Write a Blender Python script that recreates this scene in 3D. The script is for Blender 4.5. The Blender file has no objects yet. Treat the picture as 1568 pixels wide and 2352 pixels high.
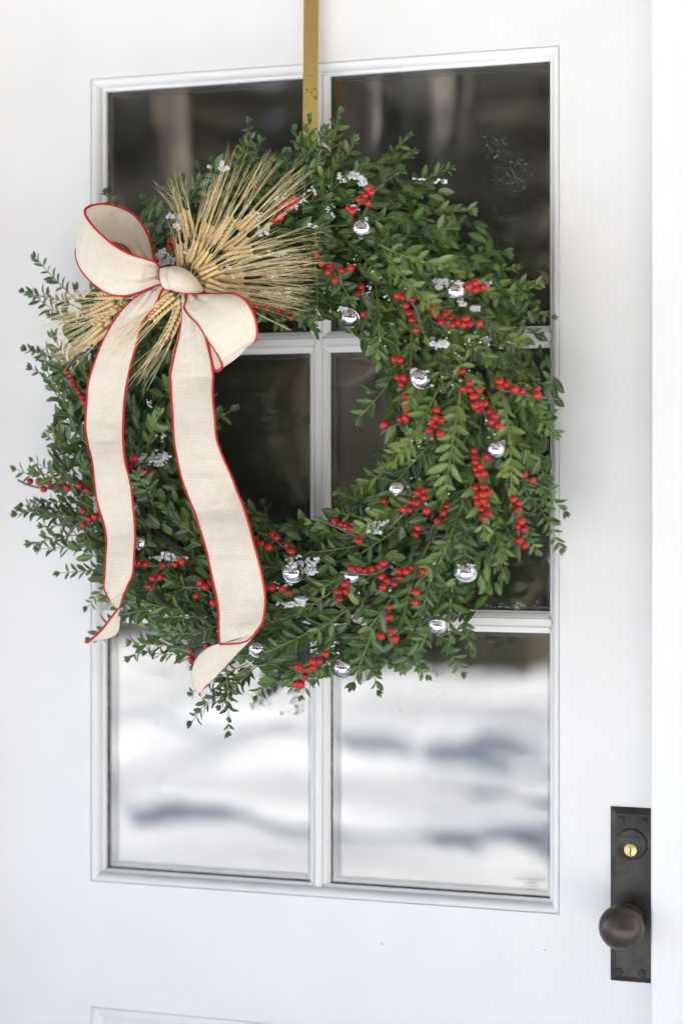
import bpy, math, random
from mathutils import Vector, Matrix, noise

random.seed(7)
SC = bpy.context.scene
COL = SC.collection

# ------------------------------------------------------------------ camera
F = 4573.0 / 1568.0                      # focal length in picture widths
TH = math.radians(18.83)
CAM = Vector((0.902, -2.537, 1.49))
cam_d = bpy.data.cameras.new('camera')
cam_d.sensor_fit = 'HORIZONTAL'; cam_d.sensor_width = 24.0; cam_d.lens = F * 24.0
cam_d.shift_y = -68.0 / 1568.0
cam_d.clip_start = 0.05; cam_d.clip_end = 600
cam_d.dof.use_dof = True; cam_d.dof.focus_distance = 2.56; cam_d.dof.aperture_fstop = 2.0
cam = bpy.data.objects.new('camera', cam_d); COL.objects.link(cam)
cam.location = CAM; cam.rotation_euler = (math.pi / 2, 0, TH)
SC.camera = cam

# ------------------------------------------------------------------ sky, sun, exposure
SUN_EL, SUN_AZ = math.radians(27), math.radians(74)      # azimuth clockwise from +Y
w = bpy.data.worlds.new('World'); SC.world = w; w.use_nodes = True
wn = w.node_tree.nodes; wl = w.node_tree.links
sky = wn.new('ShaderNodeTexSky'); sky.sky_type = 'NISHITA'; sky.sun_disc = False
sky.sun_elevation = SUN_EL; sky.sun_rotation = SUN_AZ
wn['Background'].inputs['Strength'].default_value = 0.075
wl.new(sky.outputs[0], wn['Background'].inputs[0])
sd = bpy.data.lights.new('sun', 'SUN'); sd.energy = 4.0; sd.angle = math.radians(0.5); sd.color = (1, .95, .87)
so = bpy.data.objects.new('sun', sd); COL.objects.link(so)
sdir = Vector((math.sin(SUN_AZ) * math.cos(SUN_EL), math.cos(SUN_AZ) * math.cos(SUN_EL), math.sin(SUN_EL)))
so.rotation_euler = (-sdir).to_track_quat('-Z', 'Y').to_euler()
so.location = sdir * 30
vs = SC.view_settings
vs.view_transform = 'Standard'; vs.look = 'None'; vs.gamma = 1; vs.use_curve_mapping = False
vs.exposure = 2.9
SC.cycles.max_bounces = 10; SC.cycles.transparent_max_bounces = 24
SC.cycles.glossy_bounces = 6; SC.cycles.diffuse_bounces = 5
SC.cycles.use_denoising = True

# ------------------------------------------------------------------ helpers
def P(px, py, d):
    """point on the plane d metres in front of the door face seen at photo position (px, py)"""
    a = (px - 784) / 4573.0; b = -(py - 1108) / 4573.0
    dx = -math.sin(TH) + a * math.cos(TH); dy = math.cos(TH) + a * math.sin(TH)
    t = (-d - CAM.y) / dy
    return Vector((CAM.x + t * dx, CAM.y + t * dy, CAM.z + t * b))

def PX(v):
    r = v - CAM
    z = -r.x * math.sin(TH) + r.y * math.cos(TH); x = r.x * math.cos(TH) + r.y * math.sin(TH)
    return 784 + 4573 * x / z, 1108 - 4573 * r.z / z

class MB:
    def __init__(s):
        s.v = []; s.f = []; s.m = []; s.uv = []; s.tint = []
    def add(s, vs_, fs_, mat=0, uv=None, tint=None):
        o = len(s.v); s.v += [Vector(p) for p in vs_]
        s.f += [tuple(i + o for i in f) for f in fs_]; s.m += [mat] * len(fs_)
        s.uv += uv if uv else [(0, 0)] * len(vs_)
        s.tint += [tint if tint is not None else 0.5] * len(vs_)
    def box(s, a, b, mat=0):
        x0, y0, z0 = a; x1, y1, z1 = b
        s.add([(x0, y0, z0), (x1, y0, z0), (x1, y1, z0), (x0, y1, z0), (x0, y0, z1), (x1, y0, z1), (x1, y1, z1), (x0, y1, z1)],
              [(0, 3, 2, 1), (4, 5, 6, 7), (0, 1, 5, 4), (1, 2, 6, 5), (2, 3, 7, 6), (3, 0, 4, 7)], mat)
    def tube(s, pts, rad, n=6, mat=0, cap=True, tint=None):
        pts = [Vector(p) for p in pts]; k = len(pts)
        if not hasattr(rad, '__len__'): rad = [rad] * k
        vs_ = []; up = None
        for i, p in enumerate(pts):
            t = (pts[min(i + 1, k - 1)] - pts[max(i - 1, 0)])
            if t.length < 1e-9: t = Vector((0, 0, 1))
            t.normalize()
            if up is None:
                up = t.orthogonal().normalized()
            up = (up - t * up.dot(t))
            if up.length < 1e-6: up = t.orthogonal()
            up.normalize(); sd_ = t.cross(up)
            for j in range(n):
                a = 2 * math.pi * j / n
                vs_.append(p + (up * math.cos(a) + sd_ * math.sin(a)) * rad[i])
        fs_ = [(i * n + j, i * n + (j + 1) % n, (i + 1) * n + (j + 1) % n, (i + 1) * n + j) for i in range(k - 1) for j in range(n)]
        if cap: fs_ += [tuple(range(n - 1, -1, -1)), tuple((k - 1) * n + j for j in range(n))]
        s.add(vs_, fs_, mat, tint=tint)
    def lathe(s, c, axis, prof, n=32, mat=0):
        """prof: (radius, height) pairs along axis from c"""
        ax = Vector(axis).normalized(); u = ax.orthogonal().normalized(); v = ax.cross(u); c = Vector(c)
        vs_ = [c + ax * h + (u * math.cos(2 * math.pi * j / n) + v * math.sin(2 * math.pi * j / n)) * r for r, h in prof for j in range(n)]
        fs_ = [(i * n + j, i * n + (j + 1) % n, (i + 1) * n + (j + 1) % n, (i + 1) * n + j) for i in range(len(prof) - 1) for j in range(n)]
        fs_ += [tuple(range(n - 1, -1, -1)), tuple((len(prof) - 1) * n + j for j in range(n))]
        s.add(vs_, fs_, mat)
    def mesh(s, name, mats, smooth=False):
        me = bpy.data.meshes.new(name); me.from_pydata(s.v, [], s.f); me.update()
        for m in (mats if isinstance(mats, (list, tuple)) else [mats]): me.materials.append(m)
        me.polygons.foreach_set('material_index', s.m)
        if any(u != (0, 0) for u in s.uv):
            uvl = me.uv_layers.new(name='UVMap')
            for lp in me.loops: uvl.data[lp.index].uv = s.uv[lp.vertex_index]
        if any(t != 0.5 for t in s.tint):
            at = me.attributes.new('tint', 'FLOAT', 'POINT'); at.data.foreach_set('value', s.tint)
        if smooth: me.shade_smooth()
        return me
    def obj(s, name, mats, parent=None, smooth=False):
        return link(name, s.mesh(name, mats, smooth), parent)

def link(name, data, parent=None):
    """parts are written in world coordinates; a thing's Empty is not rotated"""
    o = bpy.data.objects.new(name, data); COL.objects.link(o)
    if parent is not None:
        o.parent = parent
        if parent.type == 'EMPTY': o.matrix_parent_inverse = Matrix.Translation(-parent.location)
    return o

def tag(o, label, cat=None, group=None, kind=None):
    o['label'] = label
    if cat: o['category'] = cat
    if group: o['group'] = group
    if kind: o['kind'] = kind
    return o

def thing(name, loc, label, cat, group=None):
    o = bpy.data.objects.new(name, None); o.empty_display_size = .02; COL.objects.link(o); o.location = loc
    return tag(o, label, cat, group)

def bevel(o, wd, seg=2):
    b = o.modifiers.new('bevel', 'BEVEL'); b.width = wd; b.segments = seg; b.limit_method = 'ANGLE'
    o.data.shade_smooth()
    try:
        o.data.set_sharp_from_angle(angle=math.radians(40))
    except Exception: pass
    return o

# ------------------------------------------------------------------ materials
def mat(name, col, rough=.5, metal=0., spec=.5):
    m = bpy.data.materials.new(name); m.use_nodes = True
    b = m.node_tree.nodes['Principled BSDF']
    b.inputs['Base Color'].default_value = (*col, 1); b.inputs['Roughness'].default_value = rough
    b.inputs['Metallic'].default_value = metal; b.inputs['Specular IOR Level'].default_value = spec
    return m, m.node_tree.nodes, m.node_tree.links, b

def nnode(n, kind, **kw):
    x = n.new(kind)
    for k, v in kw.items():
        if k.startswith('i_'): x.inputs[int(k[2:]) if k[2:].isdigit() else k[2:]].default_value = v
        else: setattr(x, k, v)
    return x

def noise_col(n, l, b, c0, c1, scale, lo=.35, hi=.65, detail=6, vec=None, sock='Base Color'):
    tex = nnode(n, 'ShaderNodeTexNoise'); tex.inputs['Scale'].default_value = scale; tex.inputs['Detail'].default_value = detail
    if vec: l.new(vec, tex.inputs['Vector'])
    r = n.new('ShaderNodeValToRGB'); r.color_ramp.elements[0].position = lo; r.color_ramp.elements[1].position = hi
    r.color_ramp.elements[0].color = (*c0, 1); r.color_ramp.elements[1].color = (*c1, 1)
    l.new(tex.outputs[0], r.inputs[0])
    if sock: l.new(r.outputs[0], b.inputs[sock])
    return tex, r

def bump(n, l, b, src, strength, dist=.001):
    bp = n.new('ShaderNodeBump'); bp.inputs['Strength'].default_value = strength; bp.inputs['Distance'].default_value = dist
    l.new(src, bp.inputs['Height']); l.new(bp.outputs[0], b.inputs['Normal']); return bp

def white_paint(name, base=(.80, .795, .785), grain=None):
    m, n, l, b = mat(name, base, .42)
    tc = n.new('ShaderNodeTexCoord')
    # soft grime, plus small specks
    t1, r1 = noise_col(n, l, b, [c * .965 for c in base], base, 9, .35, .6, 5, tc.outputs['Object'], None)
    vo = nnode(n, 'ShaderNodeTexVoronoi'); vo.inputs['Scale'].default_value = 30; l.new(tc.outputs['Object'], vo.inputs['Vector'])
    wn_ = nnode(n, 'ShaderNodeTexWhiteNoise', noise_dimensions='3D'); l.new(vo.outputs['Position'], wn_.inputs['Vector'])
    near = nnode(n, 'ShaderNodeMath', operation='LESS_THAN', i_1=.035); l.new(vo.outputs['Distance'], near.inputs[0])
    few = nnode(n, 'ShaderNodeMath', operation='GREATER_THAN', i_1=.982); l.new(wn_.outputs['Value'], few.inputs[0])
    mul = nnode(n, 'ShaderNodeMath', operation='MULTIPLY'); l.new(near.outputs[0], mul.inputs[0]); l.new(few.outputs[0], mul.inputs[1])
    mx = nnode(n, 'ShaderNodeMix', data_type='RGBA'); mx.inputs[7].default_value = (.25, .2, .17, 1)
    l.new(mul.outputs[0], mx.inputs[0]); l.new(r1.outputs[0], mx.inputs[6])
    out = mx.outputs[2]
    if grain:      # brushed wood grain and hairline cracks along the member's direction
        mp = n.new('ShaderNodeMapping'); mp.inputs['Scale'].default_value = grain; l.new(tc.outputs['Object'], mp.inputs['Vector'])
        t2 = nnode(n, 'ShaderNodeTexNoise'); t2.inputs['Scale'].default_value = 1; t2.inputs['Detail'].default_value = 8; l.new(mp.outputs[0], t2.inputs['Vector'])
        rr = n.new('ShaderNodeValToRGB'); rr.color_ramp.elements[0].position = .33; rr.color_ramp.elements[1].position = .42
        rr.color_ramp.elements[0].color = (.62, .57, .52, 1); rr.color_ramp.elements[1].color = (1, 1, 1, 1)
        l.new(t2.outputs[0], rr.inputs[0])
        mm = nnode(n, 'ShaderNodeMix', data_type='RGBA', blend_type='MULTIPLY'); mm.inputs[0].default_value = .12
        l.new(out, mm.inputs[6]); l.new(rr.outputs[0], mm.inputs[7]); out = mm.outputs[2]
        bump(n, l, b, t2.outputs[0], .25, .0008)
    else:
        t3 = nnode(n, 'ShaderNodeTexNoise'); t3.inputs['Scale'].default_value = 1; t3.inputs['Detail'].default_value = 6; mp3 = n.new('ShaderNodeMapping'); mp3.inputs['Scale'].default_value = (90, 90, 22); l.new(tc.outputs['Object'], mp3.inputs['Vector']); l.new(mp3.outputs[0], t3.inputs['Vector'])
        bump(n, l, b, t3.outputs[0], .35, .0010)
        rm_ = nnode(n, 'ShaderNodeMapRange'); rm_.inputs[3].default_value = .28; rm_.inputs[4].default_value = .55; l.new(t1.outputs[0], rm_.inputs[0]); l.new(rm_.outputs[0], b.inputs['Roughness'])
    l.new(out, b.inputs['Base Color'])
    return m

M_door = white_paint('door_paint')
M_gv = white_paint('bar_paint_upright', (.78, .765, .745), (180, 180, 5))
M_gh = white_paint('bar_paint_level', (.78, .765, .745), (5, 180, 180))
M_frame = white_paint('frame_paint', (.83, .83, .825))
M_wall = white_paint('clapboard_paint', (.8, .8, .79))

def make_glass():
    m = bpy.data.materials.new('window_glass'); m.use_nodes = True; n = m.node_tree.nodes; l = m.node_tree.links
    n.remove(n['Principled BSDF'])
    tr = n.new('ShaderNodeBsdfTransparent'); tr.inputs[0].default_value = (.955, .955, .955, 1)
    gl = n.new('ShaderNodeBsdfGlossy'); gl.inputs['Roughness'].default_value = 0.0; gl.inputs[0].default_value = (1, 1, 1, 1)
    fr = n.new('ShaderNodeFresnel'); fr.inputs[0].default_value = 1.76
    mx = n.new('ShaderNodeMixShader'); l.new(fr.outputs[0], mx.inputs[0]); l.new(tr.outputs[0], mx.inputs[1]); l.new(gl.outputs[0], mx.inputs[2])
    tc = n.new('ShaderNodeTexCoord'); mp = n.new('ShaderNodeMapping'); mp.inputs['Scale'].default_value = (9, 1, 4); l.new(tc.outputs['Object'], mp.inputs[0])
    tx = nnode(n, 'ShaderNodeTexNoise'); tx.inputs['Scale'].default_value = 1; tx.inputs['Detail'].default_value = 1; l.new(mp.outputs[0], tx.inputs['Vector'])
    bp = n.new('ShaderNodeBump'); bp.inputs['Strength'].default_value = .5; bp.inputs['Distance'].default_value = .0012
    l.new(tx.outputs[0], bp.inputs['Height']); l.new(bp.outputs[0], gl.inputs['Normal'])
    # thin dusty veil, its diffuse haze added to lift the dark panes
    df = n.new('ShaderNodeBsdfDiffuse'); df.inputs[0].default_value = (.62, .58, .50, 1)
    t4 = nnode(n, 'ShaderNodeTexNoise'); t4.inputs['Scale'].default_value = 7; t4.inputs['Detail'].default_value = 6; l.new(tc.outputs['Object'], t4.inputs['Vector'])
    mr = nnode(n, 'ShaderNodeMapRange'); mr.inputs[1].default_value = .3; mr.inputs[2].default_value = .7; mr.inputs[3].default_value = .010; mr.inputs[4].default_value = .026
    l.new(t4.outputs[0], mr.inputs[0]); m5 = n.new('ShaderNodeMixShader'); l.new(mr.outputs[0], m5.inputs[0]); l.new(mx.outputs[0], m5.inputs[1]); l.new(df.outputs[0], m5.inputs[2])
    l.new(m5.outputs[0], n['Material Output'].inputs[0]); return m
M_glass = make_glass()
M_spacer = mat('dull_spacer', (.10, .10, .095), .45, .6)[0]
M_putty = mat('old_putty', (.05, .055, .05), .8)[0]
M_dark = mat('slot_dark', (.008, .008, .008), .8)[0]

def make_bronze(name, c0, c1, rough, metal):
    m, n, l, b = mat(name, c0, rough, metal)
    tc = n.new('ShaderNodeTexCoord')
    t, r = noise_col(n, l, b, c0, c1, 55, .35, .75, 8, tc.outputs['Object'])
    bump(n, l, b, t.outputs[0], .15, .0005)
    return m
M_bronze = make_bronze('aged_bronze', (.022, .021, .021), (.058, .050, .042), .42, .35)
M_knob = make_bronze('worn_bronze_knob', (.06, .045, .038), (.085, .065, .052), .34, .55)
M_gold = make_bronze('bright_brass', (.65, .45, .16), (.95, .78, .42), .42, 1)

def make_brass():
    m, n, l, b = mat('scratched_brass', (.55, .42, .14), .42, 1)
    tc = n.new('ShaderNodeTexCoord')
    mp = n.new('ShaderNodeMapping'); mp.inputs['Scale'].default_value = (160, 160, 320); l.new(tc.outputs['Object'], mp.inputs[0])
    t = nnode(n, 'ShaderNodeTexNoise'); t.inputs['Scale'].default_value = 1; t.inputs['Detail'].default_value = 9; t.inputs['Roughness'].default_value = .7; l.new(mp.outputs[0], t.inputs['Vector'])
    t2 = nnode(n, 'ShaderNodeTexNoise'); t2.inputs['Scale'].default_value = 14; t2.inputs['Detail'].default_value = 3; l.new(tc.outputs['Object'], t2.inputs['Vector'])
    ad = nnode(n, 'ShaderNodeMath', operation='MULTIPLY_ADD', i_1=.35); l.new(t2.outputs[0], ad.inputs[0]); l.new(t.outputs[0], ad.inputs[2])
    r = n.new('ShaderNodeValToRGB'); r.color_ramp.elements[0].position = .505; r.color_ramp.elements[1].position = .60
    r.color_ramp.elements[0].color = (.10, .065, .03, 1); r.color_ramp.elements[1].color = (.60, .43, .145, 1)
    l.new(ad.outputs[0], r.inputs[0]); l.new(r.outputs[0], b.inputs['Base Color'])
    bump(n, l, b, t.outputs[0], .2, .0004); return m
M_brass = make_brass()

def make_leaf():
    m, n, l, b = mat('boxwood_leaf', (.05, .1, .03), .36)
    at = nnode(n, 'ShaderNodeAttribute', attribute_name='tint')
    r = n.new('ShaderNodeValToRGB'); e = r.color_ramp.elements
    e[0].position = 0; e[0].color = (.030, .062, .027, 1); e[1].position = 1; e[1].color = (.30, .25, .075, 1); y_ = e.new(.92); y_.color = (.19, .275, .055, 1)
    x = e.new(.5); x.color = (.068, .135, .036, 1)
    l.new(at.outputs['Fac'], r.inputs[0])
    uv = n.new('ShaderNodeUVMap'); sp = n.new('ShaderNodeSeparateXYZ'); l.new(uv.outputs[0], sp.inputs[0])
    s1 = nnode(n, 'ShaderNodeMath', operation='SUBTRACT', i_1=.5); l.new(sp.outputs[0], s1.inputs[0])
    s2 = nnode(n, 'ShaderNodeMath', operation='ABSOLUTE'); l.new(s1.outputs[0], s2.inputs[0])
    s3 = nnode(n, 'ShaderNodeMapRange'); s3.inputs[1].default_value = .03; s3.inputs[2].default_value = .10; s3.inputs[3].default_value = .55; s3.inputs[4].default_value = 0
    l.new(s2.outputs[0], s3.inputs[0])
    m1 = nnode(n, 'ShaderNodeMix', data_type='RGBA'); m1.inputs[7].default_value = (.27, .35, .12, 1)
    l.new(s3.outputs[0], m1.inputs[0]); l.new(r.outputs[0], m1.inputs[6])
    ge = n.new('ShaderNodeNewGeometry')
    m2 = nnode(n, 'ShaderNodeMix', data_type='RGBA'); m2.inputs[7].default_value = (.11, .17, .055, 1)
    k = nnode(n, 'ShaderNodeMath', operation='MULTIPLY', i_1=.7); l.new(ge.outputs['Backfacing'], k.inputs[0])
    l.new(k.outputs[0], m2.inputs[0]); l.new(m1.outputs[2], m2.inputs[6])
    tc = n.new('ShaderNodeTexCoord'); tx = nnode(n, 'ShaderNodeTexNoise'); tx.inputs['Scale'].default_value = 90; l.new(tc.outputs['Object'], tx.inputs['Vector'])
    m3 = nnode(n, 'ShaderNodeMix', data_type='RGBA', blend_type='MULTIPLY'); m3.inputs[0].default_value = .5
    l.new(m2.outputs[2], m3.inputs[6]); l.new(tx.outputs[0], m3.inputs[7])
    k3 = nnode(n, 'ShaderNodeMix', data_type='RGBA', blend_type='MULTIPLY'); k3.inputs[0].default_value = 1; k3.inputs[7].default_value = (1.6, 1.55, 1.5, 1)
    l.new(m3.outputs[2], k3.inputs[6])
    l.new(k3.outputs[2], b.inputs['Base Color'])
    tl = n.new('ShaderNodeBsdfTranslucent'); l.new(k3.outputs[2], tl.inputs[0])
    ms = n.new('ShaderNodeMixShader'); ms.inputs[0].default_value = .22; l.new(b.outputs[0], ms.inputs[1]); l.new(tl.outputs[0], ms.inputs[2])
    l.new(ms.outputs[0], n['Material Output'].inputs[0]); return m
M_leaf = make_leaf()
M_stem = mat('green_stem', (.20, .23, .07), .6)[0]

def make_twig():
    m, n, l, b = mat('grey_brown_twig', (.1, .08, .07), .75)
    tc = n.new('ShaderNodeTexCoord'); t, r = noise_col(n, l, b, (.075, .058, .052), (.19, .16, .145), 150, .3, .7, 5, tc.outputs['Object'])
    bump(n, l, b, t.outputs[0], .4, .0006); return m
M_twig = make_twig()

def make_berry():
    m, n, l, b = mat('red_berry_skin', (.48, .012, .012), .28)
    oi = n.new('ShaderNodeObjectInfo')
    r = n.new('ShaderNodeValToRGB'); r.color_ramp.elements[0].color = (.27, .004, .007, 1); r.color_ramp.elements[1].color = (.45, .014, .010, 1)
    l.new(oi.outputs['Random'], r.inputs[0]); l.new(r.outputs[0], b.inputs['Base Color'])
    b.inputs['Subsurface Weight'].default_value = .15; b.inputs['Subsurface Radius'].default_value = (.003, .0005, .0004); b.inputs['Subsurface Scale'].default_value = .5
    return m
M_berry = make_berry()
M_calyx = mat('dark_calyx', (.04, .012, .008), .8)[0]
M_chrome = mat('silver_bell', (.74, .74, .77), .09, 1)[0]

def make_snow(name, base, sss):
    m, n, l, b = mat(name, base, .35)
    b.inputs['Subsurface Weight'].default_value = sss; b.inputs['Subsurface Radius'].default_value = (.006, .007, .009); b.inputs['Subsurface Scale'].default_value = .5
    tc = n.new('ShaderNodeTexCoord'); t = nnode(n, 'ShaderNodeTexNoise'); t.inputs['Scale'].default_value = 900; t.inputs['Detail'].default_value = 3; l.new(tc.outputs['Object'], t.inputs['Vector'])
    bump(n, l, b, t.outputs[0], .7, .0008); return m
M_snow = make_snow('icy_snow', (.70, .72, .76), .6)

def make_ribbon():
    m, n, l, b = mat('burlap_weave', (.78, .69, .56), .85, 0, .15)
    uv = n.new('ShaderNodeUVMap'); tc = n.new('ShaderNodeTexCoord')
    dn = nnode(n, 'ShaderNodeTexNoise'); dn.inputs['Scale'].default_value = 45; l.new(tc.outputs['Object'], dn.inputs['Vector'])
    wob = nnode(n, 'ShaderNodeVectorMath', operation='SCALE'); wob.inputs['Scale'].default_value = .0012; l.new(dn.outputs['Color'], wob.inputs[0])
    ad = nnode(n, 'ShaderNodeVectorMath', operation='ADD'); l.new(uv.outputs[0], ad.inputs[0]); l.new(wob.outputs[0], ad.inputs[1])
    sp = n.new('ShaderNodeSeparateXYZ'); l.new(ad.outputs[0], sp.inputs[0])
    cs = []
    for i in (0, 1):
        mu = nnode(n, 'ShaderNodeMath', operation='MULTIPLY', i_1=2 * math.pi / .0018); l.new(sp.outputs[i], mu.inputs[0])
        c = nnode(n, 'ShaderNodeMath', operation='COSINE'); l.new(mu.outputs[0], c.inputs[0])
        ma = nnode(n, 'ShaderNodeMapRange'); ma.inputs[1].default_value = .15; ma.inputs[2].default_value = .75; l.new(c.outputs[0], ma.inputs[0]); cs.append(ma)
    hole = nnode(n, 'ShaderNodeMath', operation='MULTIPLY'); l.new(cs[0].outputs[0], hole.inputs[0]); l.new(cs[1].outputs[0], hole.inputs[1])
    mxm = nnode(n, 'ShaderNodeMath', operation='MAXIMUM'); l.new(cs[0].outputs[0], mxm.inputs[0]); l.new(cs[1].outputs[0], mxm.inputs[1])
    th = nnode(n, 'ShaderNodeTexNoise'); th.inputs['Scale'].default_value = 160; th.inputs['Detail'].default_value = 3; l.new(tc.outputs['Object'], th.inputs['Vector'])
    r = n.new('ShaderNodeValToRGB'); r.color_ramp.elements[0].position = .3; r.color_ramp.elements[1].position = .7
    r.color_ramp.elements[0].color = (.93, .86, .735, 1); r.color_ramp.elements[1].color = (.97, .925, .835, 1); l.new(th.outputs[0], r.inputs[0])
    dk = nnode(n, 'ShaderNodeMix', data_type='RGBA', blend_type='MULTIPLY'); dk.inputs[7].default_value = (.94, .91, .86, 1)
    l.new(mxm.outputs[0], dk.inputs[0]); l.new(r.outputs[0], dk.inputs[6]); l.new(dk.outputs[2], b.inputs['Base Color'])
    inv = nnode(n, 'ShaderNodeMath', operation='SUBTRACT', i_0=1.0); l.new(mxm.outputs[0], inv.inputs[1])
    bump(n, l, b, inv.outputs[0], .5, .0005)
    tl = n.new('ShaderNodeBsdfTranslucent'); l.new(dk.outputs[2], tl.inputs[0])
    ms = n.new('ShaderNodeMixShader'); ms.inputs[0].default_value = .3; l.new(b.outputs[0], ms.inputs[1]); l.new(tl.outputs[0], ms.inputs[2])
    tr = n.new('ShaderNodeBsdfTransparent'); mt = n.new('ShaderNodeMixShader')
    hs = nnode(n, 'ShaderNodeMath', operation='MULTIPLY', i_1=.45); l.new(hole.outputs[0], hs.inputs[0])
    l.new(hs.outputs[0], mt.inputs[0]); l.new(ms.outputs[0], mt.inputs[1]); l.new(tr.outputs[0], mt.inputs[2])
    l.new(mt.outputs[0], n['Material Output'].inputs[0]); return m
M_ribbon = make_ribbon()
M_cord = mat('red_stitching', (.50, .010, .016), .7)[0]

def make_straw(name, c0, c1):
    m, n, l, b = mat(name, c0, .6)
    tc = n.new('ShaderNodeTexCoord'); noise_col(n, l, b, c0, c1, 120, .35, .65, 3, tc.outputs['Object'])
    return m
M_grain = make_straw('wheat_husk', (.62, .44, .19), (.84, .64, .34))
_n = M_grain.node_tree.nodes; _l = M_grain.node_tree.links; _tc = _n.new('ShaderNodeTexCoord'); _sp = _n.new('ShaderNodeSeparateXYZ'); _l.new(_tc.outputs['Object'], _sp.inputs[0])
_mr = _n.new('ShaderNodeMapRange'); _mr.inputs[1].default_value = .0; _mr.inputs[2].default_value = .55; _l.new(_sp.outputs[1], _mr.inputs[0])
_mx = _n.new('ShaderNodeMix'); _mx.data_type = 'RGBA'; _mx.inputs[6].default_value = (.20, .105, .03, 1); _l.new(_mr.outputs[0], _mx.inputs[0])  # husk darkened towards its base, painting in the shaded gaps between grains
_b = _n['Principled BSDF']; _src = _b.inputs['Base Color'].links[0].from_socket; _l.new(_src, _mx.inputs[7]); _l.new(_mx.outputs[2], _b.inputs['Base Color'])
M_awn = make_straw('wheat_awn', (.60, .45, .22), (.86, .73, .46))

# ------------------------------------------------------------------ the setting: yard, woods, porch, house
def snow_h(x, y):
    return -.48 + -.0 + .26 * noise.noise((x * .22, y * .34, 0)) + .10 * noise.noise((x * .55, y * .8, 3)) + .15 * noise.noise((x * 1.0, y * 1.9, 7)) + .06 * noise.noise((x * 2.2, y * 2.6, 9)) + .03 * noise.noise((x * 3, y * 3, 5))
g = MB(); NX = 260; NY = 180
gx = [-60 + 100 * (i / NX) for i in range(NX + 1)]; gy = [1.0 - 62 * (j / NY) ** 1.5 for j in range(NY + 1)]
g.add([(x, y, snow_h(x, y)) for y in gy for x in gx],
      [(j * (NX + 1) + i, (j + 1) * (NX + 1) + i, (j + 1) * (NX + 1) + i + 1, j * (NX + 1) + i + 1) for j in range(NY) for i in range(NX)])
m_yard = make_snow('yard_snow', (.86, .87, .88), 0)
tag(g.obj('snow_ground', m_yard, smooth=True), 'snow covered yard in front of the porch', kind='structure')
gb = MB(); gb.add([(-500, -500, -.75), (500, -500, -.75), (500, 500, -.75), (-500, 500, -.75)], [(0, 1, 2, 3)])
tag(gb.obj('ground', m_yard), 'snowy ground running on to the horizon', kind='structure')

m_needle, n_, l_, b_ = mat('dark_evergreen', (.03, .045, .025), .7)
noise_col(n_, l_, b_, (.030, .028, .014), (.066, .056, .026), .9, .35, .65, 4, n_.new('ShaderNodeTexCoord').outputs['Object'])
m_bark, n_, l_, b_ = mat('brown_bark', (.07, .055, .042), .85)
noise_col(n_, l_, b_, (.05, .042, .030), (.125, .10, .074), 3, .35, .65, 4, n_.new('ShaderNodeTexCoord').outputs['Object'])
m_pale, n_, l_, b_ = mat('pale_grey_bark', (.35, .34, .33), .8)
noise_col(n_, l_, b_, (.075, .062, .046), (.17, .155, .135), 2.5, .35, .65, 4, n_.new('ShaderNodeTexCoord').outputs['Object'])

def conifer(mb, x, y, h, r, rng, wide=.42):
    z0 = snow_h(x, y) - .1 if -60 < x < 40 and y > -60 else -.75
    mb.tube([(x, y, z0), (x, y, z0 + h * .9)], [h * .016 + .05, .02], 5, 1)
    tiers = 15
    for t in range(tiers):
        f = t / tiers; zc = z0 + h * (.08 + .9 * f); rr = r * (1 - f) ** .8 + .12
        for k in range(9):
            a = 2 * math.pi * (k + rng.random()) / 9; q = rr * rng.uniform(.75, 1.15); wd = q * wide
            c, s = math.cos(a), math.sin(a); dz = -q * rng.uniform(.25, .5)
            mb.add([(x, y, zc + .1), (x + c * q * .6 - s * wd, y + s * q * .6 + c * wd, zc + dz * .5), (x + c * q, y + s * q, zc + dz),
                    (x + c * q * .6 + s * wd, y + s * q * .6 - c * wd, zc + dz * .5), (x + c * q * .5, y + s * q * .5, zc + dz * .2 + .18)],
                   [(0, 1, 4), (1, 2, 4), (2, 3, 4), (3, 0, 4)], 0)
rng = random.Random(3)
wd = MB()
for row, (yy, n0, h0) in enumerate(((-21, 30, 9), (-25, 32, 11), (-30, 34, 13), (-37, 34, 15), (-46, 40, 20), (-54, 44, 25))):
    for i in range(n0):
        conifer(wd, -48 + 86 * (i + rng.random()) / n0, yy + rng.uniform(-2, 2), h0 * rng.uniform(.8, 1.25), rng.uniform(2.0, 3.0), rng)
for i in range(150):      # bare brown trunks among the evergreens
    x, y = rng.uniform(-30, 20), rng.uniform(-27, -19)
    wd.tube([(x, y, -.8), (x + rng.uniform(-.4, .4), y, 5), (x + rng.uniform(-1, 1), y, 13)], [rng.uniform(.10, .26), .13, .05], 6, 1)
for i in range(5200):     # brown and olive brush along the foot of the woods
    x, y = rng.uniform(-26, 14), -19.2 - 2.2 * rng.random() ** .5 + 2.6 * rng.random() ** 5; h = rng.uniform(.5, 3.4) * rng.uniform(.5, 1); a_ = rng.uniform(0, 3.14); q = rng.uniform(.10, .30)
    z0 = rng.uniform(-.6, .6); lx, ly = rng.uniform(-.5, .5), rng.uniform(-.3, .3)
    wd.add([(x - q * math.cos(a_), y - q * math.sin(a_), z0 + h * .4), (x, y, z0), (x + q * math.cos(a_), y + q * math.sin(a_), z0 + h * .5), (x + lx, y + ly, z0 + h)], [(0, 1, 2), (0, 2, 3)], 2)
m_brush, n_, l_, b_ = mat('olive_brush', (.08, .07, .045), .8)
noise_col(n_, l_, b_, (.05, .05, .026), (.13, .105, .065), .7, .35, .65, 4, n_.new('ShaderNodeTexCoord').outputs['Object'])
tag(wd.obj('woods', [m_needle, m_bark, m_brush]), 'dark evergreen woods at the far edge of the snowy yard', kind='stuff')
side = MB()
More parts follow.
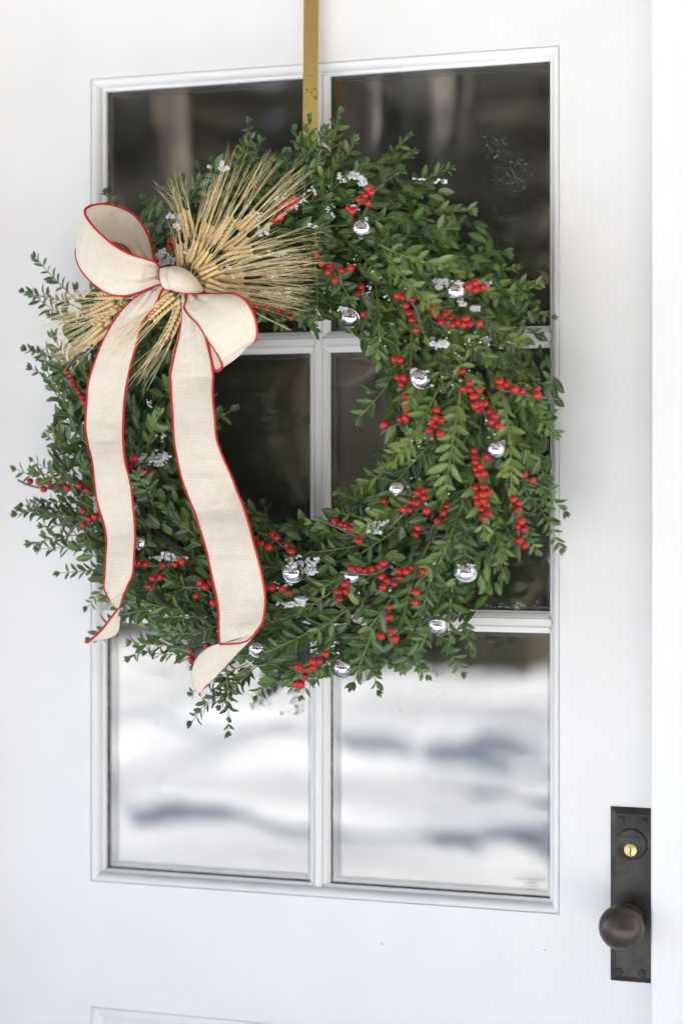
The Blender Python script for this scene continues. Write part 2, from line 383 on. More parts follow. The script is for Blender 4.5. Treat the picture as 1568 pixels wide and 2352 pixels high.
for (x, y, h) in ((9, -4.5, 8), (11.5, -7.5, 9), (10, -10.5, 7), (14, -12.5, 10), (17, -6, 11), (13, -16, 9), (19, -15, 12), (24, -11, 12), (22, -3, 11), (28, -17, 13), (7.5, -12, 5), (8, -17, 6), (12, -18, 8), (16, -9.5, 9), (20, -19, 11), (6.5, -8.5, 4), (25, -7, 13), (30, -13, 15), (7, -15, 4.5)):
    conifer(side, x, y, h, h * .17, rng, .13)
for i in range(34):
    x, y, h = rng.uniform(6.5, 34), rng.uniform(-18.5, -6.5), rng.uniform(3, 11)
    if i % 2: side.tube([(x, y, -.8), (x, y, h)], [.13, .04], 5, 1)
    else: conifer(side, x, y, h, h * .14, rng, .13)
for i in range(26):
    x, y, h = rng.uniform(7, 30), rng.uniform(-17.5, -12.5), rng.uniform(4, 10); conifer(side, x, y, h, h * .17, rng, .16)
tag(side.obj('tree_belt', [m_needle, m_bark]), 'belt of evergreens beside the house shading the snow', kind='stuff')

def bare_tree(px, Y, r, label):
    p = P(px, 1000, -(Y + .05)); x, y = p.x, -Y
    t = thing('bare_tree', (x, y, snow_h(x, y)), label, 'tree', 'pale bare trees at the edge of the woods')
    a = MB(); pts = []; rad = []
    for i in range(10):
        f = i / 9; pts.append((x + .25 * math.sin(f * 4 + px), y, -.75 + 11 * f)); rad.append(r * (1 - .75 * f) + .02)
    a.tube(pts, rad, 10); a.obj('trunk', m_pale, t, True)
    c = MB(); rg = random.Random(px)
    for i in range(14):
        z = rg.uniform(5, 10); an = rg.uniform(0, 6.28); L = rg.uniform(1.2, 2.8) * (1.1 - z / 14); b0 = Vector((x + .25 * math.sin((z + .75) / 11 * 4 + px), y, z))
        d = Vector((math.cos(an), math.sin(an), rg.uniform(.4, 1)))
        c.tube([b0, b0 + d * L * .5, b0 + d * L + Vector((0, 0, .3))], [.035, .022, .008], 5)
        for k in range(4):
            q = b0 + d * L * rg.uniform(.4, 1); c.tube([q, q + Vector((rg.uniform(-.5, .5), rg.uniform(-.5, .5), rg.uniform(.1, .7)))], [.012, .004], 4)
    c.obj('crown', m_pale, t)
bare_tree(862, 19.5, .17, 'pale trunk mirrored in the upper right pane, nearest the brass hanger')
bare_tree(1000, 19.0, .20, 'pale trunk mirrored in the middle of the upper right pane')
bare_tree(1060, 20.2, .15, 'thinner pale trunk mirrored just right of the middle one')
bare_tree(1205, 20.0, .17, 'pale trunk mirrored near the right edge of the upper right pane')

M_floor, n_, l_, b_ = mat('frosted_porch_paint', (.6, .61, .63), .5)
noise_col(n_, l_, b_, (.50, .51, .53), (.80, .81, .84), 4, .3, .7, 5, n_.new('ShaderNodeTexCoord').outputs['Object'])
pf = MB()
for i in range(26):
    x0 = -3.1 + i * .25; pf.box((x0, -2.85, -.05), (x0 + .246, -.09, 0))
pf.box((-3.1, -2.80, -.60), (3.4, -2.76, -.053))
tag(pf.obj('porch_floor', M_floor), 'grey boarded porch floor dusted with snow in front of the door', kind='structure')
pc = MB(); pc.box((-3.4, -3.0, 2.95), (3.8, -.10, 3.0)); pc.box((-3.4, -3.0, 2.84), (3.8, -2.85, 2.948)); pc.box((-3.5, -3.15, 3.003), (3.9, .6, 3.12))
m_ceil, n_, l_, b_ = mat('ceiling_boards', (.22, .17, .12), .6)
noise_col(n_, l_, b_, (.18, .14, .10), (.26, .20, .145), 5, .3, .7, 5, n_.new('ShaderNodeTexCoord').outputs['Object'])
tag(pc.obj('porch_roof', m_ceil), 'porch roof with a brown boarded ceiling above the door', 'roof')
for x, lb in ((-2.75, 'square white porch post left of the door'), (2.75, 'square white porch post right of the door')):
    t = thing('porch_post', (x, -2.7, 0), lb, 'post')
    a = MB(); a.box((x - .08, -2.78, .12), (x + .08, -2.62, 2.72)); a.obj('shaft', M_wall, t)
    a = MB(); a.box((x - .11, -2.81, .001), (x + .11, -2.59, .119)); a.obj('base', M_wall, t)
    a = MB(); a.box((x - .11, -2.81, 2.721), (x + .11, -2.59, 2.839)); a.obj('capital', M_wall, t)

hw = MB()
for (x0, x1) in ((-5.0, -.62), (.64, 5.0)):
    for k in range(30):     # clapboards, each tilted out at the foot
        z0 = -.6 + .13 * k
        hw.add([(x0, -.075, z0), (x1, -.075, z0), (x1, -.055, z0 + .135), (x0, -.055, z0 + .135), (x0, -.05, z0), (x1, -.05, z0)], [(0, 1, 2, 3), (4, 5, 1, 0)])
    hw.box((x0, -.05, -.6), (x1, .12, 3.3))
for k in range(6):
    z0 = 2.56 + .13 * k
    hw.add([(-.62, -.075, z0), (.64, -.075, z0), (.64, -.055, z0 + .135), (-.62, -.055, z0 + .135), (-.62, -.05, z0), (.64, -.05, z0)], [(0, 1, 2, 3), (4, 5, 1, 0)])
hw.box((-.62, -.05, 2.56), (.64, .12, 3.34))
tag(hw.obj('house_wall', M_wall), 'white clapboard front wall of the house around the door', 'wall')

m_in, n_, l_, b_ = mat('dim_hall_paint', (.62, .57, .48), .8)
rm = MB()
for f in ([(-2, .13, 0), (2, .13, 0), (2, 4, 0), (-2, 4, 0)], [(-2, .13, 2.9), (2, .13, 2.9), (2, 4, 2.9), (-2, 4, 2.9)], [(-2, .13, 0), (-2, 4, 0), (-2, 4, 2.9), (-2, .13, 2.9)],
          [(2, .13, 0), (2, 4, 0), (2, 4, 2.9), (2, .13, 2.9)], [(-2, 4, 0), (2, 4, 0), (2, 4, 2.9), (-2, 4, 2.9)]):
    rm.add(f, [(0, 1, 2, 3)])
tag(rm.obj('hall_interior', m_in), 'dim hall behind the door glass', kind='structure')

# ------------------------------------------------------------------ door frame
DL, DR, DT = -.500, .478, 2.42
t = thing('door_frame', (.5, 0, 0), 'white door frame around the door, seen along its latch side', 'door frame')
a = MB(); a.box((.4602, -.034, 0), (.64, -.0005, 2.56)); a.box((.4825, .0005, 0), (.638, .10, 2.56)); bevel(a.obj('jamb', M_frame, t), .003)
a = MB(); a.box((-.62, -.034, 0), (DL - .004, .10, 2.56)); bevel(a.obj('jamb', M_frame, t), .003)
a = MB(); a.box((DL - .003, -.033, DT + .004), (.4595, .10, 2.559)); bevel(a.obj('head_jamb', M_frame, t), .003)
a = MB(); a.box((-.62, -.12, -.03), (.64, .12, -.002)); a.obj('threshold', M_floor, t)

# ------------------------------------------------------------------ door
GX, GT, GB = .336, 2.0584, .9284        # glazing opening at the face
YG = .023                                # glass lies this far behind the face
door = thing('door', (0, .02, 0), 'white painted door with six glass panes and a raised moulding', 'door')
def slab(name, x0, x1, z0, z1, m=M_door, y0=0., y1=.044):
    a = MB(); a.box((x0, y0, z0), (x1, y1, z1)); return a.obj(name, m, door)
slab('stile', DL, -GX, .004, DT); slab('stile', GX, DR, .004, DT)
slab('top_rail', -GX, GX, GT, DT); slab('lock_rail', -GX, GX, .754, GB); slab('bottom_rail', -GX, GX, .004, .25)
pn = MB(); x0, x1, z0, z1 = -GX + .03, GX - .03, .28, .724
pn.add([(x0 - .03, .012, z0 - .03), (x1 + .03, .012, z0 - .03), (x1 + .03, .012, z1 + .03), (x0 - .03, .012, z1 + .03),
        (x0 + .005, .012, z0 + .005), (x1 - .005, .012, z0 + .005), (x1 - .005, .012, z1 - .005), (x0 + .005, .012, z1 - .005),
        (x0 + .05, .003, z0 + .05), (x1 - .05, .003, z0 + .05), (x1 - .05, .003, z1 - .05), (x0 + .05, .003, z1 - .05)],
       [(0, 1, 5, 4), (1, 2, 6, 5), (2, 3, 7, 6), (3, 0, 4, 7), (4, 5, 9, 8), (5, 6, 10, 9), (6, 7, 11, 10), (7, 4, 8, 11), (8, 9, 10, 11)])
pn.obj('door_panel', M_door, door)

def sticking(name, x0, x1, z0, z1, prof, parent, mats, smooth=True):
    """mitred moulding round an opening: four lengths, prof = (inset, y) pairs from the face inwards"""
    cs = [(x0, z0, 1, 1), (x1, z0, -1, 1), (x1, z1, -1, -1), (x0, z1, 1, -1)]
    for k in range(4):
        A, B = cs[k], cs[(k + 1) % 4]; a = MB(); vs_ = []
        for (u, y) in prof:
            vs_ += [(A[0] + A[2] * u, y, A[1] + A[3] * u), (B[0] + B[2] * u, y, B[1] + B[3] * u)]
        a.add(vs_, [(2 * i, 2 * i + 1, 2 * i + 3, 2 * i + 2) for i in range(len(prof) - 1)])
        a.m = [0] * len(a.f)
        o = a.obj(name, mats[k % 2], parent, smooth)
        if smooth:
            try: o.data.set_sharp_from_angle(angle=math.radians(38))
            except Exception: pass
ov = [(.0, .0), (.0006, .0032), (.0018, .0035), (.0022, .0005)]
for i in range(9):
    a_ = math.pi / 2 * i / 8; ov.append((.0025 + .0095 * math.sin(a_), .0002 + .0118 * (1 - math.cos(a_))))
ov += [(.0125, .0140), (.0158, .0150), (.0162, .0155), (.0162, YG + .002)]
sticking('glazing_moulding', -GX, GX, GB, GT, ov, door, (M_door, M_door))
ovp = [(u * 1.55, y * .8) for u, y in ov[:-2]] + [(.026, .0125)]
sticking('panel_moulding', -GX, GX, .25, .754, ovp, door, (M_door, M_door))

IX, IT, IB = .336 - .0162, GT - .0162, GB + .0162       # sight size of the whole glazing
HB = (1.681, 1.3065)                                      # centres of the level glazing bars
hb = .0049
prof_bar_y = .0105
a = MB(); a.box((-hb, prof_bar_y, IB - .004), (hb, .032, IT + .004)); bevel(a.obj('glazing_bar', M_gv, door), .0007, 1)
for zc in HB:
    for (xa, xb) in ((-IX - .003, -hb - .0003), (hb + .0003, IX + .003)):
        a = MB(); a.box((xa, prof_bar_y + .0006, zc - hb), (xb, .032, zc + hb)); bevel(a.obj('glazing_bar', M_gh, door), .0007, 1)
cols = ((-IX, -hb), (hb, IX)); rows = ((HB[0] + hb, IT), (HB[1] + hb, HB[0] - hb), (IB, HB[1] - hb))
bead = [(.0, .0112), (.0006, .0135), (.0014, .0135), (.0018, .0118), (.0050, .0142), (.0072, .0165), (.0078, .0185), (.0094, .0190), (.0096, YG + .001)]
rs = random.Random(5)
for ri, (z0, z1) in enumerate(rows):
    for ci, (x0, x1) in enumerate(cols):
        e = .002
        gx0 = x0 - (e if ci == 0 else -.0); gx1 = x1 + (e if ci == 1 else 0)
        sheet = MB(); sheet.box((gx0 - .001, YG, z0 - .002), (gx1 + .001, YG + .003, z1 + .002))
        pane = sheet.obj('glass_pane', M_glass, door)
        sh2 = MB(); sh2.box((gx0 - .001, YG + .0125, z0 - .002), (gx1 + .001, YG + .0155, z1 + .002)); sh2.obj('inner_glass', M_glass, pane)
        # beads on the bar sides only (the door's own moulding closes the outer sides)
        L_, R_, B_, T_ = ci == 1, ci == 0, ri < 2, ri > 0
        W = .0096
        xa, xb, za, zb = x0, x1, z0, z1
        bd = MB()
        def run(p0, p1, nrm, m0, m1, mi):
            vs_ = []
            for (u, y) in bead:
                A = Vector(p0) + Vector(nrm) * u + (Vector(p1) - Vector(p0)).normalized() * (u if m0 else 0)
                B = Vector(p1) + Vector(nrm) * u - (Vector(p1) - Vector(p0)).normalized() * (u if m1 else 0)
                vs_ += [(A.x, y, A.y), (B.x, y, B.y)]
            bd.add(vs_, [(2 * i, 2 * i + 1, 2 * i + 3, 2 * i + 2) for i in range(len(bead) - 1)], mi)
        if L_: run((xa, za), (xa, zb), (1, 0), B_, T_, 0)
        if R_: run((xb, za), (xb, zb), (-1, 0), B_, T_, 0)
        if B_: run((xa, za), (xb, za), (0, 1), L_, R_, 1)
        if T_: run((xa, zb), (xb, zb), (0, -1), L_, R_, 1)
        bd.obj('glazing_bead', [M_gv, M_gh], pane)
        # sight rectangle of this pane: dark putty line in front, metal spacer between the two sheets
        sx0, sx1 = (x0 if ci == 0 else x0 + W), (x1 if ci == 1 else x1 - W)
        sz0, sz1 = (z0 + W if B_ else z0), (z1 - W if T_ else z1)
        s = MB()
        for (xx0, xx1, zz0, zz1) in ((gx0, sx0 + .006, z0, z1), (sx1 - .006, gx1, z0, z1), (sx0 + .006, sx1 - .006, z0, sz0 + .006), (sx0 + .006, sx1 - .006, sz1 - .006, z1)):
            s.box((xx0, YG + .0032, zz0), (xx1, YG + .0122, zz1))
        s.obj('spacer', M_spacer, pane)
        p = MB()
        for (A, B) in (((sx0, sz0), (sx1, sz0)), ((sx1, sz0), (sx1, sz1)), ((sx1, sz1), (sx0, sz1)), ((sx0, sz1), (sx0, sz0))):
            k = 60; pts = []; rad = []
            for i in range(k + 1):
                f = i / k; pts.append((A[0] + (B[0] - A[0]) * f, YG - .0003, A[1] + (B[1] - A[1]) * f)); rad.append(.0011 * rs.uniform(.45, 1.25))
            p.tube(pts, rad, 5)
        p.obj('putty_line', M_putty, pane)

# faint mirrored maker's etching in the corner of the lower right pane
m_etch = mat('etched_grey', (.42, .42, .42), .8)[0]
def text_obj(name, body, loc, size, m, parent, rot=(math.pi / 2, 0, 0), ext=.0001, sx=1):
    c = bpy.data.curves.new(name, 'FONT'); c.body = body; c.size = size; c.align_x = 'CENTER'; c.align_y = 'CENTER'; c.extrude = ext; c.materials.append(m)
    o = bpy.data.objects.new(name, c); COL.objects.link(o); o.rotation_euler = rot; o.location = loc; o.scale = (sx, 1, 1); o.parent = parent
    if parent.type == 'EMPTY': o.matrix_parent_inverse = Matrix.Translation(-parent.location)
    return o
panes = [c for c in door.children if c.name.startswith('glass_pane')]
for i, (body, py, sz) in enumerate((('SYRACUSE GLASS', 2021, .0052), ('TEMPERED', 2029, .0040), ('ANSI Z97.1', 2037, .0040), ('16 CFR 1201', 2046, .0034))):
    q = P(1218, py, -YG)
    text_obj('etched_lettering', body, (q.x, YG - .0004, q.z), sz, m_etch, panes[-1], ext=.00005, sx=-1)

# handle plate, cylinder, knob
HX0, HX1, HZ0, HZ1 = .4027, .4640, .8490, 1.0731
b_w = .0075
pl = MB()
pl.add([(HX0, 0, HZ0), (HX1, 0, HZ0), (HX1, 0, HZ1), (HX0, 0, HZ1), (HX0, -.0015, HZ0), (HX1, -.0015, HZ0), (HX1, -.0015, HZ1), (HX0, -.0015, HZ1),
        (HX0 + b_w, -.0065, HZ0 + b_w), (HX1 - b_w, -.0065, HZ0 + b_w), (HX1 - b_w, -.0065, HZ1 - b_w), (HX0 + b_w, -.0065, HZ1 - b_w)],
       [(0, 1, 5, 4), (1, 2, 6, 5), (2, 3, 7, 6), (3, 0, 4, 7), (4, 5, 9, 8), (5, 6, 10, 9), (6, 7, 11, 10), (7, 4, 8, 11), (8, 9, 10, 11)])
plate = pl.obj('handle_plate', M_bronze, door); bevel(plate, .0008)
yf = -.0065
def at_face(px, py, d=.0065):
    q = P(px, py, d); return q
cq = at_face(1449, 1940, .009)
cy = MB(); cy.lathe((cq.x, yf + .0008, cq.z), (0, -1, 0), [(.0205, 0), (.0200, .0018), (.0188, .0034), (.0176, .0040), (.0168, .0036), (.0001, .0036)], 48)
cyl = cy.obj('lock_cylinder', M_bronze, plate, True)
kq = at_face(1447.3, 1953.5, .0105)
pg = MB(); pg.lathe((kq.x, yf - .0026, kq.z), (0, -1, 0), [(.0085, 0), (.0085, .0012), (.0078, .0016), (.0001, .0017)], 32); pg.obj('key_plug', M_gold, plate, True)
ks = MB()
yk = yf - .0048
for (dx, dz, w_, h_) in ((-.0002, .0022, .0012, .0036), (.0006, -.0006, .0016, .0024), (-.0002, -.0034, .0016, .0034), (.0004, -.0062, .0010, .0022)):
    ks.box((kq.x + dx - w_ / 2, yk + .0000 + dx * .1, kq.z + dz - h_ / 2), (kq.x + dx + w_ / 2, yk + .0012, kq.z + dz + h_ / 2))
ks.obj('keyway', M_dark, plate)
tq = at_face(1446.0, 1924, .0105)
text_obj('embossed_lettering', 'BALDWIN', (tq.x, yf - .0029, tq.z), .0056, M_dark, plate, ext=.0002)
for (px, py) in ((1425.6, 1883), (1478.0, 1886.6), (1421.4, 2233), (1474.0, 2236.5)):
    q = at_face(px, py)
    s = MB(); s.lathe((q.x, yf + .0006, q.z), (0, -1, 0), [(.0043, 0), (.0043, .0012), (.0036, .0017), (.0001, .0021)], 20)
    sl = rs.uniform(-.25, .25); c_, s_ = math.cos(sl), math.sin(sl); hw_, hh = .0039, .00045
    s.add([(q.x + u * c_ - v * s_, yf - .0018, q.z + u * s_ + v * c_) for u, v in ((-hw_, -hh), (hw_, -hh), (hw_, hh), (-hw_, hh))], [(0, 1, 2, 3)], 1)
    s.obj('screw', [M_bronze, M_dark], plate, False)
    # dark countersunk ring round the head
    s = MB(); s.lathe((q.x, yf + .0004, q.z), (0, -1, 0), [(.0052, 0), (.0052, .0006), (.0044, .0006)], 20); s.obj('countersink', M_dark, plate)
nq = P(1425, 2134, .058)
kn = MB(); R = .0290
prof = [(.0235, 0), (.0235, .003), (.019, .0075), (.012, .009), (.0105, .013), (.0105, .021), (.013, .0245)]
for i in range(1, 16):
    a_ = math.radians(-62 + 152 * i / 15); prof.append((max(R * math.cos(a_), .0001), .0460 + R * .86 * math.sin(a_)))
kn.lathe((nq.x, yf + .0006, nq.z), (0, -1, 0), prof, 48); kn.obj('door_knob', M_knob, door, True)

# ------------------------------------------------------------------ brass wreath hanger
hg = thing('wreath_hanger', P(716, 0, .01), 'scratched brass over-door hanger strap above the wreath', 'hanger')
tp, bt = P(717, -330, .007), P(712, 350, .030)
hs = MB()
def strap(pts, wd_, th):
    vs_ = []; k = len(pts)
    for i, p in enumerate(pts):
        t_ = (pts[min(i + 1, k - 1)] - pts[max(i - 1, 0)]).normalized(); nn = Vector((1, 0, 0)).cross(t_).normalized()
        for (sx, sn) in ((-1, -1), (1, -1), (1, 1), (-1, 1)): vs_.append(p + Vector((sx * wd_ / 2, 0, 0)) + nn * (sn * th / 2))
    f = [(4 * i + j, 4 * i + (j + 1) % 4, 4 * i + 4 + (j + 1) % 4, 4 * i + 4 + j) for i in range(k - 1) for j in range(4)] + [(3, 2, 1, 0), tuple(4 * k - 4 + j for j in range(4))]
    hs.add(vs_, f)
strap([Vector((tp.x, .046, DT + .004)), Vector((tp.x, .03, DT + .0055)), Vector((tp.x, .001, DT + .0055)), Vector((tp.x, -.006, DT - .003)), tp.lerp(bt, .3), tp.lerp(bt, .6), bt,
       bt + Vector((0, .004, -.02)), bt + Vector((0, -.004, -.034)), bt + Vector((0, -.02, -.036)), bt + Vector((0, -.032, -.025)), bt + Vector((0, -.034, -.008))], .0213, .0022)
bevel(hs.obj('strap', M_brass, hg), .0005, 1)

# ------------------------------------------------------------------ wreath
WC = P(676, 958, .085)
RING = .243
wreath = thing('boxwood_wreath', WC, 'round evergreen wreath of small oval boxwood leaves hanging on the door', 'wreath')

def leaf_geo(L, W, fold, curl, tint, rg):
    rows_ = ((0, .06), (.10, .45), (.30, .88), (.55, 1.0), (.80, .68), (.95, .28), (1.0, .04))
    v = []; uv = []; tw = rg.uniform(-.18, .18)
    for t_, w_ in rows_:
        hw_ = W * .5 * w_
        for k, sx in enumerate((-1, 0, 1)):
            x = sx * hw_; z = (fold * abs(x)) - curl * L * t_ * t_ + tw * x * t_
            v.append(Vector((x, L * t_, z))); uv.append(((.0, .5, 1.)[k], t_ * .98 + .01))
    n_ = len(rows_)
    f = [(3 * i + j, 3 * i + j + 1, 3 * i + 4 + j, 3 * i + 3 + j) for i in range(n_ - 1) for j in (0, 1)]
    return v, f, uv

LEAF_ME = []
for tone in range(3):
    for k in range(4):
        rg = random.Random(100 + tone * 10 + k); mb = MB()
        v, f, uv = leaf_geo(1, rg.uniform(.34, .47), rg.uniform(.2, .5), rg.uniform(-.05, .22), 0, rg)
        mb.add(v, f, 0, uv, (.18, .42, .63)[tone] + rg.uniform(-.1, .1)); LEAF_ME.append(mb.mesh('leaf', M_leaf, True))

def frame(Y, Z):
    Y = Y.normalized(); X = Y.cross(Z)
    if X.length < 1e-5: X = Y.orthogonal()
    X.normalize(); Z = X.cross(Y); return Matrix((X, Y, Z)).transposed()

def make_proto(seed, tone):
    rg = random.Random(seed)
    L = rg.uniform(.095, .135); bend = rg.uniform(-.25, .2); sb = rg.uniform(-.2, .2)
    def pos(t_): return Vector((sb * L * t_ * t_, L * t_, bend * L * t_ * t_))
    stem = MB(); stem.tube([pos(i / 7) for i in range(8)], [.0015 - .0009 * i / 7 for i in range(8)], 5)
    leaves = MB(); mats_ = []
    s = .18 + rg.uniform(0, .05); k = 0
    while s < .97:
        T = (pos(min(s + .02, 1)) - pos(s - .02)).normalized()
        tw = (0 if k % 2 == 0 else 1) * rg.uniform(.7, 1.3) + rg.uniform(-.3, .3)
        Lf = rg.uniform(.0170, .0260) * (1 - .35 * max(0, s - .75) / .25) * (.8 + .2 * min(1, s / .4))
        for sgn in (-1, 1):
            S = (Vector((math.cos(tw), 0, math.sin(tw))) * sgn + Vector((0, 0, rg.uniform(-.05, .3))))
            S = (S - T * S.dot(T)).normalized()
            an = math.radians(rg.uniform(28, 66)); D = T * math.cos(an) + S * math.sin(an)
            N = (T * math.sin(an) - S * math.cos(an)) * .6 + Vector((rg.uniform(-.55, .55), rg.uniform(-.3, .3), .75))
            m_ = Matrix.Translation(pos(s) + S * .0008) @ frame(D, N).to_4x4() @ Matrix.Scale(Lf * rg.uniform(.85, 1.12), 4)
            mats_.append((m_, rg.randrange(4)))
        s += rg.uniform(.0085, .0145) / L; k += 1
    for sgn in (-1, 0, 1):     # young leaves at the tip
        D = Vector((sgn * .5 + rg.uniform(-.1, .1), 1, rg.uniform(-.2, .3)))
        mats_.append((Matrix.Translation(pos(1)) @ frame(D, Vector((0, -.2, 1))).to_4x4() @ Matrix.Scale(rg.uniform(.010, .015), 4), rg.randrange(4)))
    for m_, li in mats_:
        v, f, uv = leaf_geo(1, rg.uniform(.34, .47), rg.uniform(.2, .7), rg.uniform(-.12, .34), 0, rg)
        leaves.add([m_ @ q for q in v], f, 0, uv, min(1, max(0, (.18, .42, .63)[tone] + rg.gauss(0, .15))))
    return dict(raw=(stem, leaves), stem=stem.mesh('sprig', M_stem, True), leaves=leaves.mesh('leaves', M_leaf, True), mats=mats_, L=L, tone=tone)
PROTO = [[make_proto(20 + 10 * t_ + k, t_) for k in range(7)] for t_ in range(3)]

# ribbon zones in which the greenery is kept low so that the bow and its tails lie on top
def low_zone(px, py):
    if 190 < px < 320 and 640 < py < 1500: return .150
    if py > 640 and py < 1600:
        c = 425 + max(0, py - 880) * .19
        if c - 50 < px < c + 75: return .150
    if 170 < px < 600 and 450 < py < 860: return .125
    if 380 < px < 760 and 400 < py < 760: return .150
    return 9

SPRIGS = []
def place(base, direc, zaxis, proto, scl, split=False):
    R_ = frame(direc, zaxis); M = Matrix.Translation(base) @ R_.to_4x4() @ Matrix.Scale(scl, 4)
    SPRIGS.append((M, proto, split))

rg = random.Random(11)
NS = 236
for i in range(NS):
    phi = 2 * math.pi * (i + rg.random()) / NS           # clockwise from the top
    n_ = Vector((math.sin(phi), 0, math.cos(phi))); tn = Vector((math.cos(phi), 0, -math.sin(phi))); out = Vector((0, -1, 0))
    lay = i % 3
    psi = math.radians((rg.uniform(-10, 60), rg.uniform(40, 140), rg.uniform(120, 200))[lay])
    rad = n_ * math.cos(psi) + out * math.sin(psi)
    c = WC + n_ * RING
    base = c + rad * rg.uniform(.012, .05) - tn * .03
    a_ = math.radians(rg.uniform(22, 58) if lay != 1 else rg.uniform(12, 38))
    d_ = tn * math.cos(a_) + rad * math.sin(a_) + Vector((rg.uniform(-.18, .18), rg.uniform(-.06, .06), rg.uniform(-.25, .08)))
    d_.normalize(); scl = rg.uniform(.85, 1.15)
    tip = base + d_ * .13 * scl
    lim = min(low_zone(*PX(base)), low_zone(*PX(tip)), low_zone(*PX((base + tip) / 2)))
    if lim < 9:
        base.y = max(base.y, -lim + .02); tip.y = max(tip.y, -lim)
    tip.y = max(min(tip.y, -.022), -.185); base.y = min(base.y, -.03)
    rv = Vector((tip.x - WC.x, 0, tip.z - WC.z)); rmax = .335 + .02 * math.sin(phi * 3 + 1) + rg.uniform(-.02, .015)
    if rv.length > rmax: q_ = rv.normalized() * rmax; tip.x, tip.z = WC.x + q_.x, WC.z + q_.z
    d_ = tip - base
    za = (rad * .5 + out * .9 + Vector((rg.uniform(-.3, .3), 0, rg.uniform(-.1, .4))))
    xr = PX((base + tip) / 2)
    u = rg.random()
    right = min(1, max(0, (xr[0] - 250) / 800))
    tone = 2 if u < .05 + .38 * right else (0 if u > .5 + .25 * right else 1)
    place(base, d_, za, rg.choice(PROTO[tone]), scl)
# straggling sprigs that give the outline its points: (base, tip) in photo positions, distance, tone
for (bx, by, tx, ty, d0, d1, tone) in (
        (735, 420, 795, 275, .09, .10, 1), (712, 440, 690, 300, .08, .09, 1), (545, 430, 572, 292, .08, .09, 0), (540, 440, 556, 318, .10, .12, 1), (560, 440, 590, 325, .09, .10, 0), (690, 430, 672, 335, .10, .11, 1), (700, 430, 702, 318, .12, .13, 1), (725, 430, 752, 300, .11, .12, 1), (760, 430, 800, 322, .10, .11, 1), (745, 440, 742, 330, .13, .14, 2), (780, 450, 830, 372, .11, .12, 1), (660, 440, 640, 380, .10, .11, 0), (800, 440, 868, 365, .09, .10, 1), (840, 430, 915, 385, .10, .11, 0), (470, 470, 440, 400, .09, .10, 0), (380, 520, 345, 455, .08, .09, 0), (420, 500, 400, 425, .08, .09, 1), (500, 470, 470, 385, .08, .08, 1), (300, 560, 268, 450, .06, .06, 0),
        (190, 700, 82, 612, .09, .10, 0), (215, 760, 75, 712, .09, .10, 0), (200, 850, 68, 782, .09, .10, 0), (215, 920, 78, 858, .08, .09, 0), (225, 990, 140, 905, .08, .09, 1),
        (250, 1080, 112, 1020, .08, .09, 1), (200, 1120, 40, 1100, .10, .12, 1), (210, 1170, 38, 1155, .10, .11, 0), (230, 1200, 55, 1190, .09, .11, 0), (240, 1230, 75, 1215, .08, .09, 1),
        (260, 1260, 105, 1245, .07, .08, 0), (270, 1300, 150, 1335, .08, .10, 0), (330, 1400, 200, 1440, .08, .09, 0), (430, 1440, 290, 1480, .07, .07, 1), (480, 1480, 315, 1495, .07, .07, 1),
        (470, 1500, 345, 1520, .06, .06, 1), (520, 1560, 420, 1615, .09, .10, 0), (520, 1540, 532, 1675, .09, .10, 0), (560, 1560, 480, 1640, .08, .09, 0), (640, 1520, 610, 1600, .08, .09, 1),
        (730, 1500, 715, 1595, .09, .10, 1), (830, 1470, 885, 1570, .09, .10, 1), (900, 1460, 960, 1550, .08, .09, 1), (1000, 1440, 1075, 1525, .07, .08, 1), (1060, 1400, 1100, 1480, .06, .07, 1),
        (1230, 1150, 1306, 1240, .085, .085, 0), (1200, 1050, 1262, 1180, .09, .10, 1), (1180, 1100, 1245, 1215, .10, .11, 0), (1160, 1120, 1215, 1262, .11, .11, 1), (1210, 980, 1268, 1090, .09, .10, 1), (1130, 1180, 1170, 1300, .12, .12, 0), (1180, 850, 1245, 900, .10, .11, 1), (1180, 900, 1250, 1010, .10, .10, 2), (706, 420, 707, 280, .10, .11, 1), (718, 420, 728, 300, .11, .12, 0), (700, 430, 684, 308, .10, .11, 1), (1190, 1010, 1285, 1140, .09, .09, 1), (1150, 860, 1250, 960, .09, .09, 1), (1140, 730, 1240, 760, .09, .10, 0),
        (1080, 650, 1225, 640, .09, .10, 1), (1100, 690, 1235, 690, .09, .10, 2), (980, 560, 1110, 600, .08, .08, 1), (900, 470, 1068, 520, .09, .09, 2), (900, 440, 1035, 415, .06, .07, 0), (860, 400, 930, 350, .06, .07, 1),
        (950, 1050, 828, 1115, .12, .14, 2), (960, 1020, 850, 1060, .12, .13, 1), (960, 980, 870, 1050, .12, .14, 2), (870, 1210, 722, 1190, .12, .13, 1), (850, 1250, 715, 1225, .12, .14, 2), (900, 1180, 790, 1170, .11, .11, 0)):
    A, B = P(bx, by, d0), P(tx, ty, d1); pr = rg.choice(PROTO[tone])
    sc_ = max(.82, min(1.2, (B - A).length / pr['L'])); A = B - (B - A).normalized() * pr['L'] * sc_ * .97
    place(A, B - A, Vector((rg.uniform(-.4, .4), -1, .25)), pr, sc_)
    if tx < 260 or rg.random() < .35:      # a second, shorter shoot beside it
        off = Vector((rg.uniform(-.012, .012), rg.uniform(-.012, .004), rg.uniform(-.016, .016))); D2 = (B - A) * .8 + off
        place(A + off * .4 + (B - A) * .02, D2, Vector((rg.uniform(-.6, .6), -1, .25)), rg.choice(PROTO[tone]), sc_ * .82)
